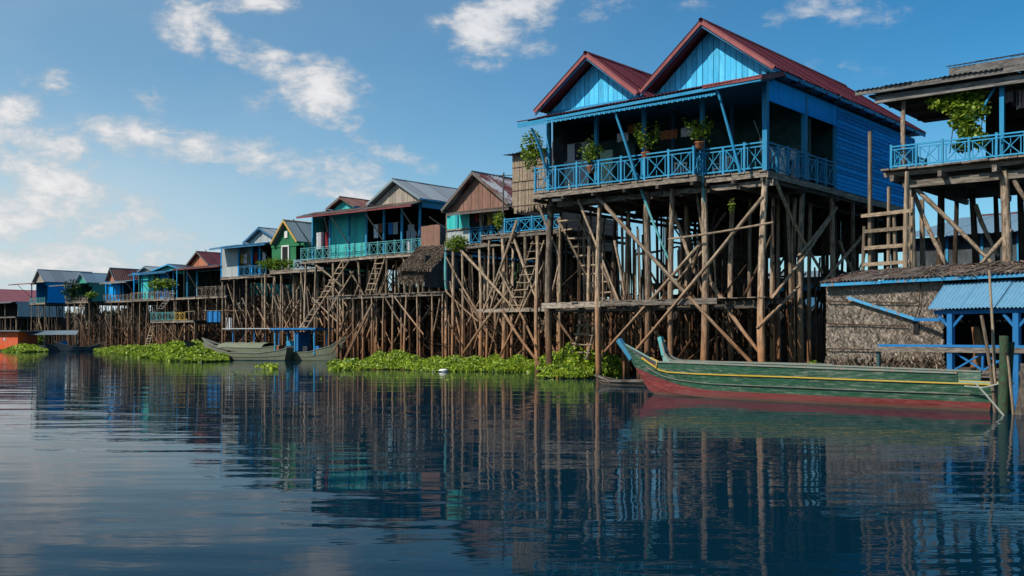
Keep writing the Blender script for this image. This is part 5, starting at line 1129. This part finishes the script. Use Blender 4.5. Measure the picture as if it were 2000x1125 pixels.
raft('water_hyacinth', 'small low patch of water hyacinth beside the red cabin', [(4, 688, 116, .2), (40, 689, 118, .9), (66, 688, 118, .7), (92, 687, 118, .1)], 4500, .8, .28, 4)
raft('water_hyacinth', 'few floating hyacinth leaves in front of the small boats', [(500, 722, 52, .2), (540, 721, 52, .2)], 60, .3, .2, 5)
raft('water_hyacinth', 'sparse hyacinth leaves at the bow of the canopied boat', [(640, 722, 60, .2), (700, 722, 60, .4)], 500, .4, .2, 6, lump=3)
raft('water_hyacinth', 'green weeds growing under the thatched hut behind the big boat', [(1500, 758, 36, .5), (1600, 765, 33, .7), (1740, 775, 31, .7)], 2600, .8, .15, 7)
# brushwood: tangle of sticks and drift under the houses
def brush(name, label, pts, n, zmax, seed, ln=1.4, r=.016, mat='twig'):
    rg = random.Random(seed); m = MB()
    for _ in range(n):
        f = rg.random() * (len(pts) - 1); i = int(f); f -= i; a = Vector(pts[i]); b = Vector(pts[i + 1]); c = a.lerp(b, f); bb = rg.uniform(0, 6.5); x = c.x + UV.x * bb; y = c.y + UV.y * bb
        z = zmax * rg.random() ** 1.3; L_ = ln * rg.uniform(.4, 1.5); d1 = Vector((rg.gauss(0, .5), rg.gauss(0, .5), abs(rg.gauss(.9, .5)))).normalized()
        m.tube([(x, y, z), tuple(Vector((x, y, z)) + d1 * L_ * .5 + Vector((rg.gauss(0, .07), 0, 0))), tuple(Vector((x, y, z)) + d1 * L_ + Vector((rg.gauss(0, .18), rg.gauss(0, .1), 0)))], r * rg.uniform(.6, 1.7), 3)
    o = m.build(name, mat); tag(o, label, 'brushwood', kind='stuff')
brush('brushwood', 'tangled dry sticks under the brown and turquoise houses', [(-9, 72), (-4, 63), (-1, 56), (1.5, 48)], 3400, 3.4, 31, 1.6, .02)
brush('brushwood', 'tangled dry sticks under the big blue house', [(1.5, 43), (8.5, 37.5)], 900, 2.3, 32, 1.3, .016)
brush('brushwood', 'tangled dry sticks under the distant houses', [(-62, 150), (-40, 122), (-26, 98), (-16, 82), (-10, 74)], 3600, 4.0, 33, 2.4, .035)
P = []
rg = np.random.default_rng(77)
for _ in range(150):
    k = rg.uniform(0, 1); x = -90 * k + 3 * (1 - k); y = np.interp(x, ROW[:, 0], ROW[:, 1]) + rg.uniform(20, 26); P.append(leafcloud((x, y, 4.2 + rg.uniform(-.8, 1.2)), (2.2, 1.6, 1.5), 110, int(rg.integers(1e6))))
tag(leaves('scrub', np.concatenate(P), .5, 'leaf_dark', seed=8), 'dark scrub on the bank behind the row of houses', 'scrub', kind='stuff')
m = MB(); a = atw(1884, 754, 21.4); b = atw(1958, 748, 20.85); m.tube([tuple(a), tuple((a + b) / 2 - Vector((0, 0, .06))), tuple(b)], .016, 5); tag(m.build('mooring_rope', 'rope'), 'pale rope tying the long green boat to the green post', 'rope')
rg = np.random.default_rng(91); px_ = rg.uniform(430, 1240, 420); dd = 1.5 * 2050 / (rg.uniform(64, 84, 420) - 0) ; P = np.stack([(px_ - 1000) / FPX * dd, dd, np.full(420, .012)], 1)
keep = rg.uniform(0, 1, 420) < (.25 + .75 * (np.sin(px_ * .03) > .2)); tag(leaves('floating_bits', P[keep], .09, 'leaf', nrm_up=6, aspect=.7, seed=12), 'scattered floating leaves and bits on the water before the plants', 'floating leaves', kind='stuff')
# floating white bag
bgm = leafcloud((0, 0, 0), (1, 1, 1), 1, 1)
def blob(name, label, c, rad, mat, cat):
    N, Mn = 10, 6; rr = random.Random(3); vs = []
    for i in range(Mn + 1):
        ph = math.pi * i / Mn
        for j in range(N): a = 6.283 * j / N; q = 1 + rr.uniform(-.25, .25); vs.append((rad[0] * math.sin(ph) * math.cos(a) * q, rad[1] * math.sin(ph) * math.sin(a) * q, rad[2] * math.cos(ph) * q))
    o = link(name, mesh_from(name, vs, [(i * N + j, (i + 1) * N + j, (i + 1) * N + (j + 1) % N, i * N + (j + 1) % N) for i in range(Mn) for j in range(N)], mat, True)); o.location = c; tag(o, label, cat)
c = atw(866, 725, 46.3); blob('plastic_bag', 'crumpled white plastic bag floating before the hyacinth', (c.x, c.y, .06), (.2, .14, .07), 'white_plastic', 'bag')
print('objects', len(bpy.data.objects), 'meshes', len(bpy.data.meshes))
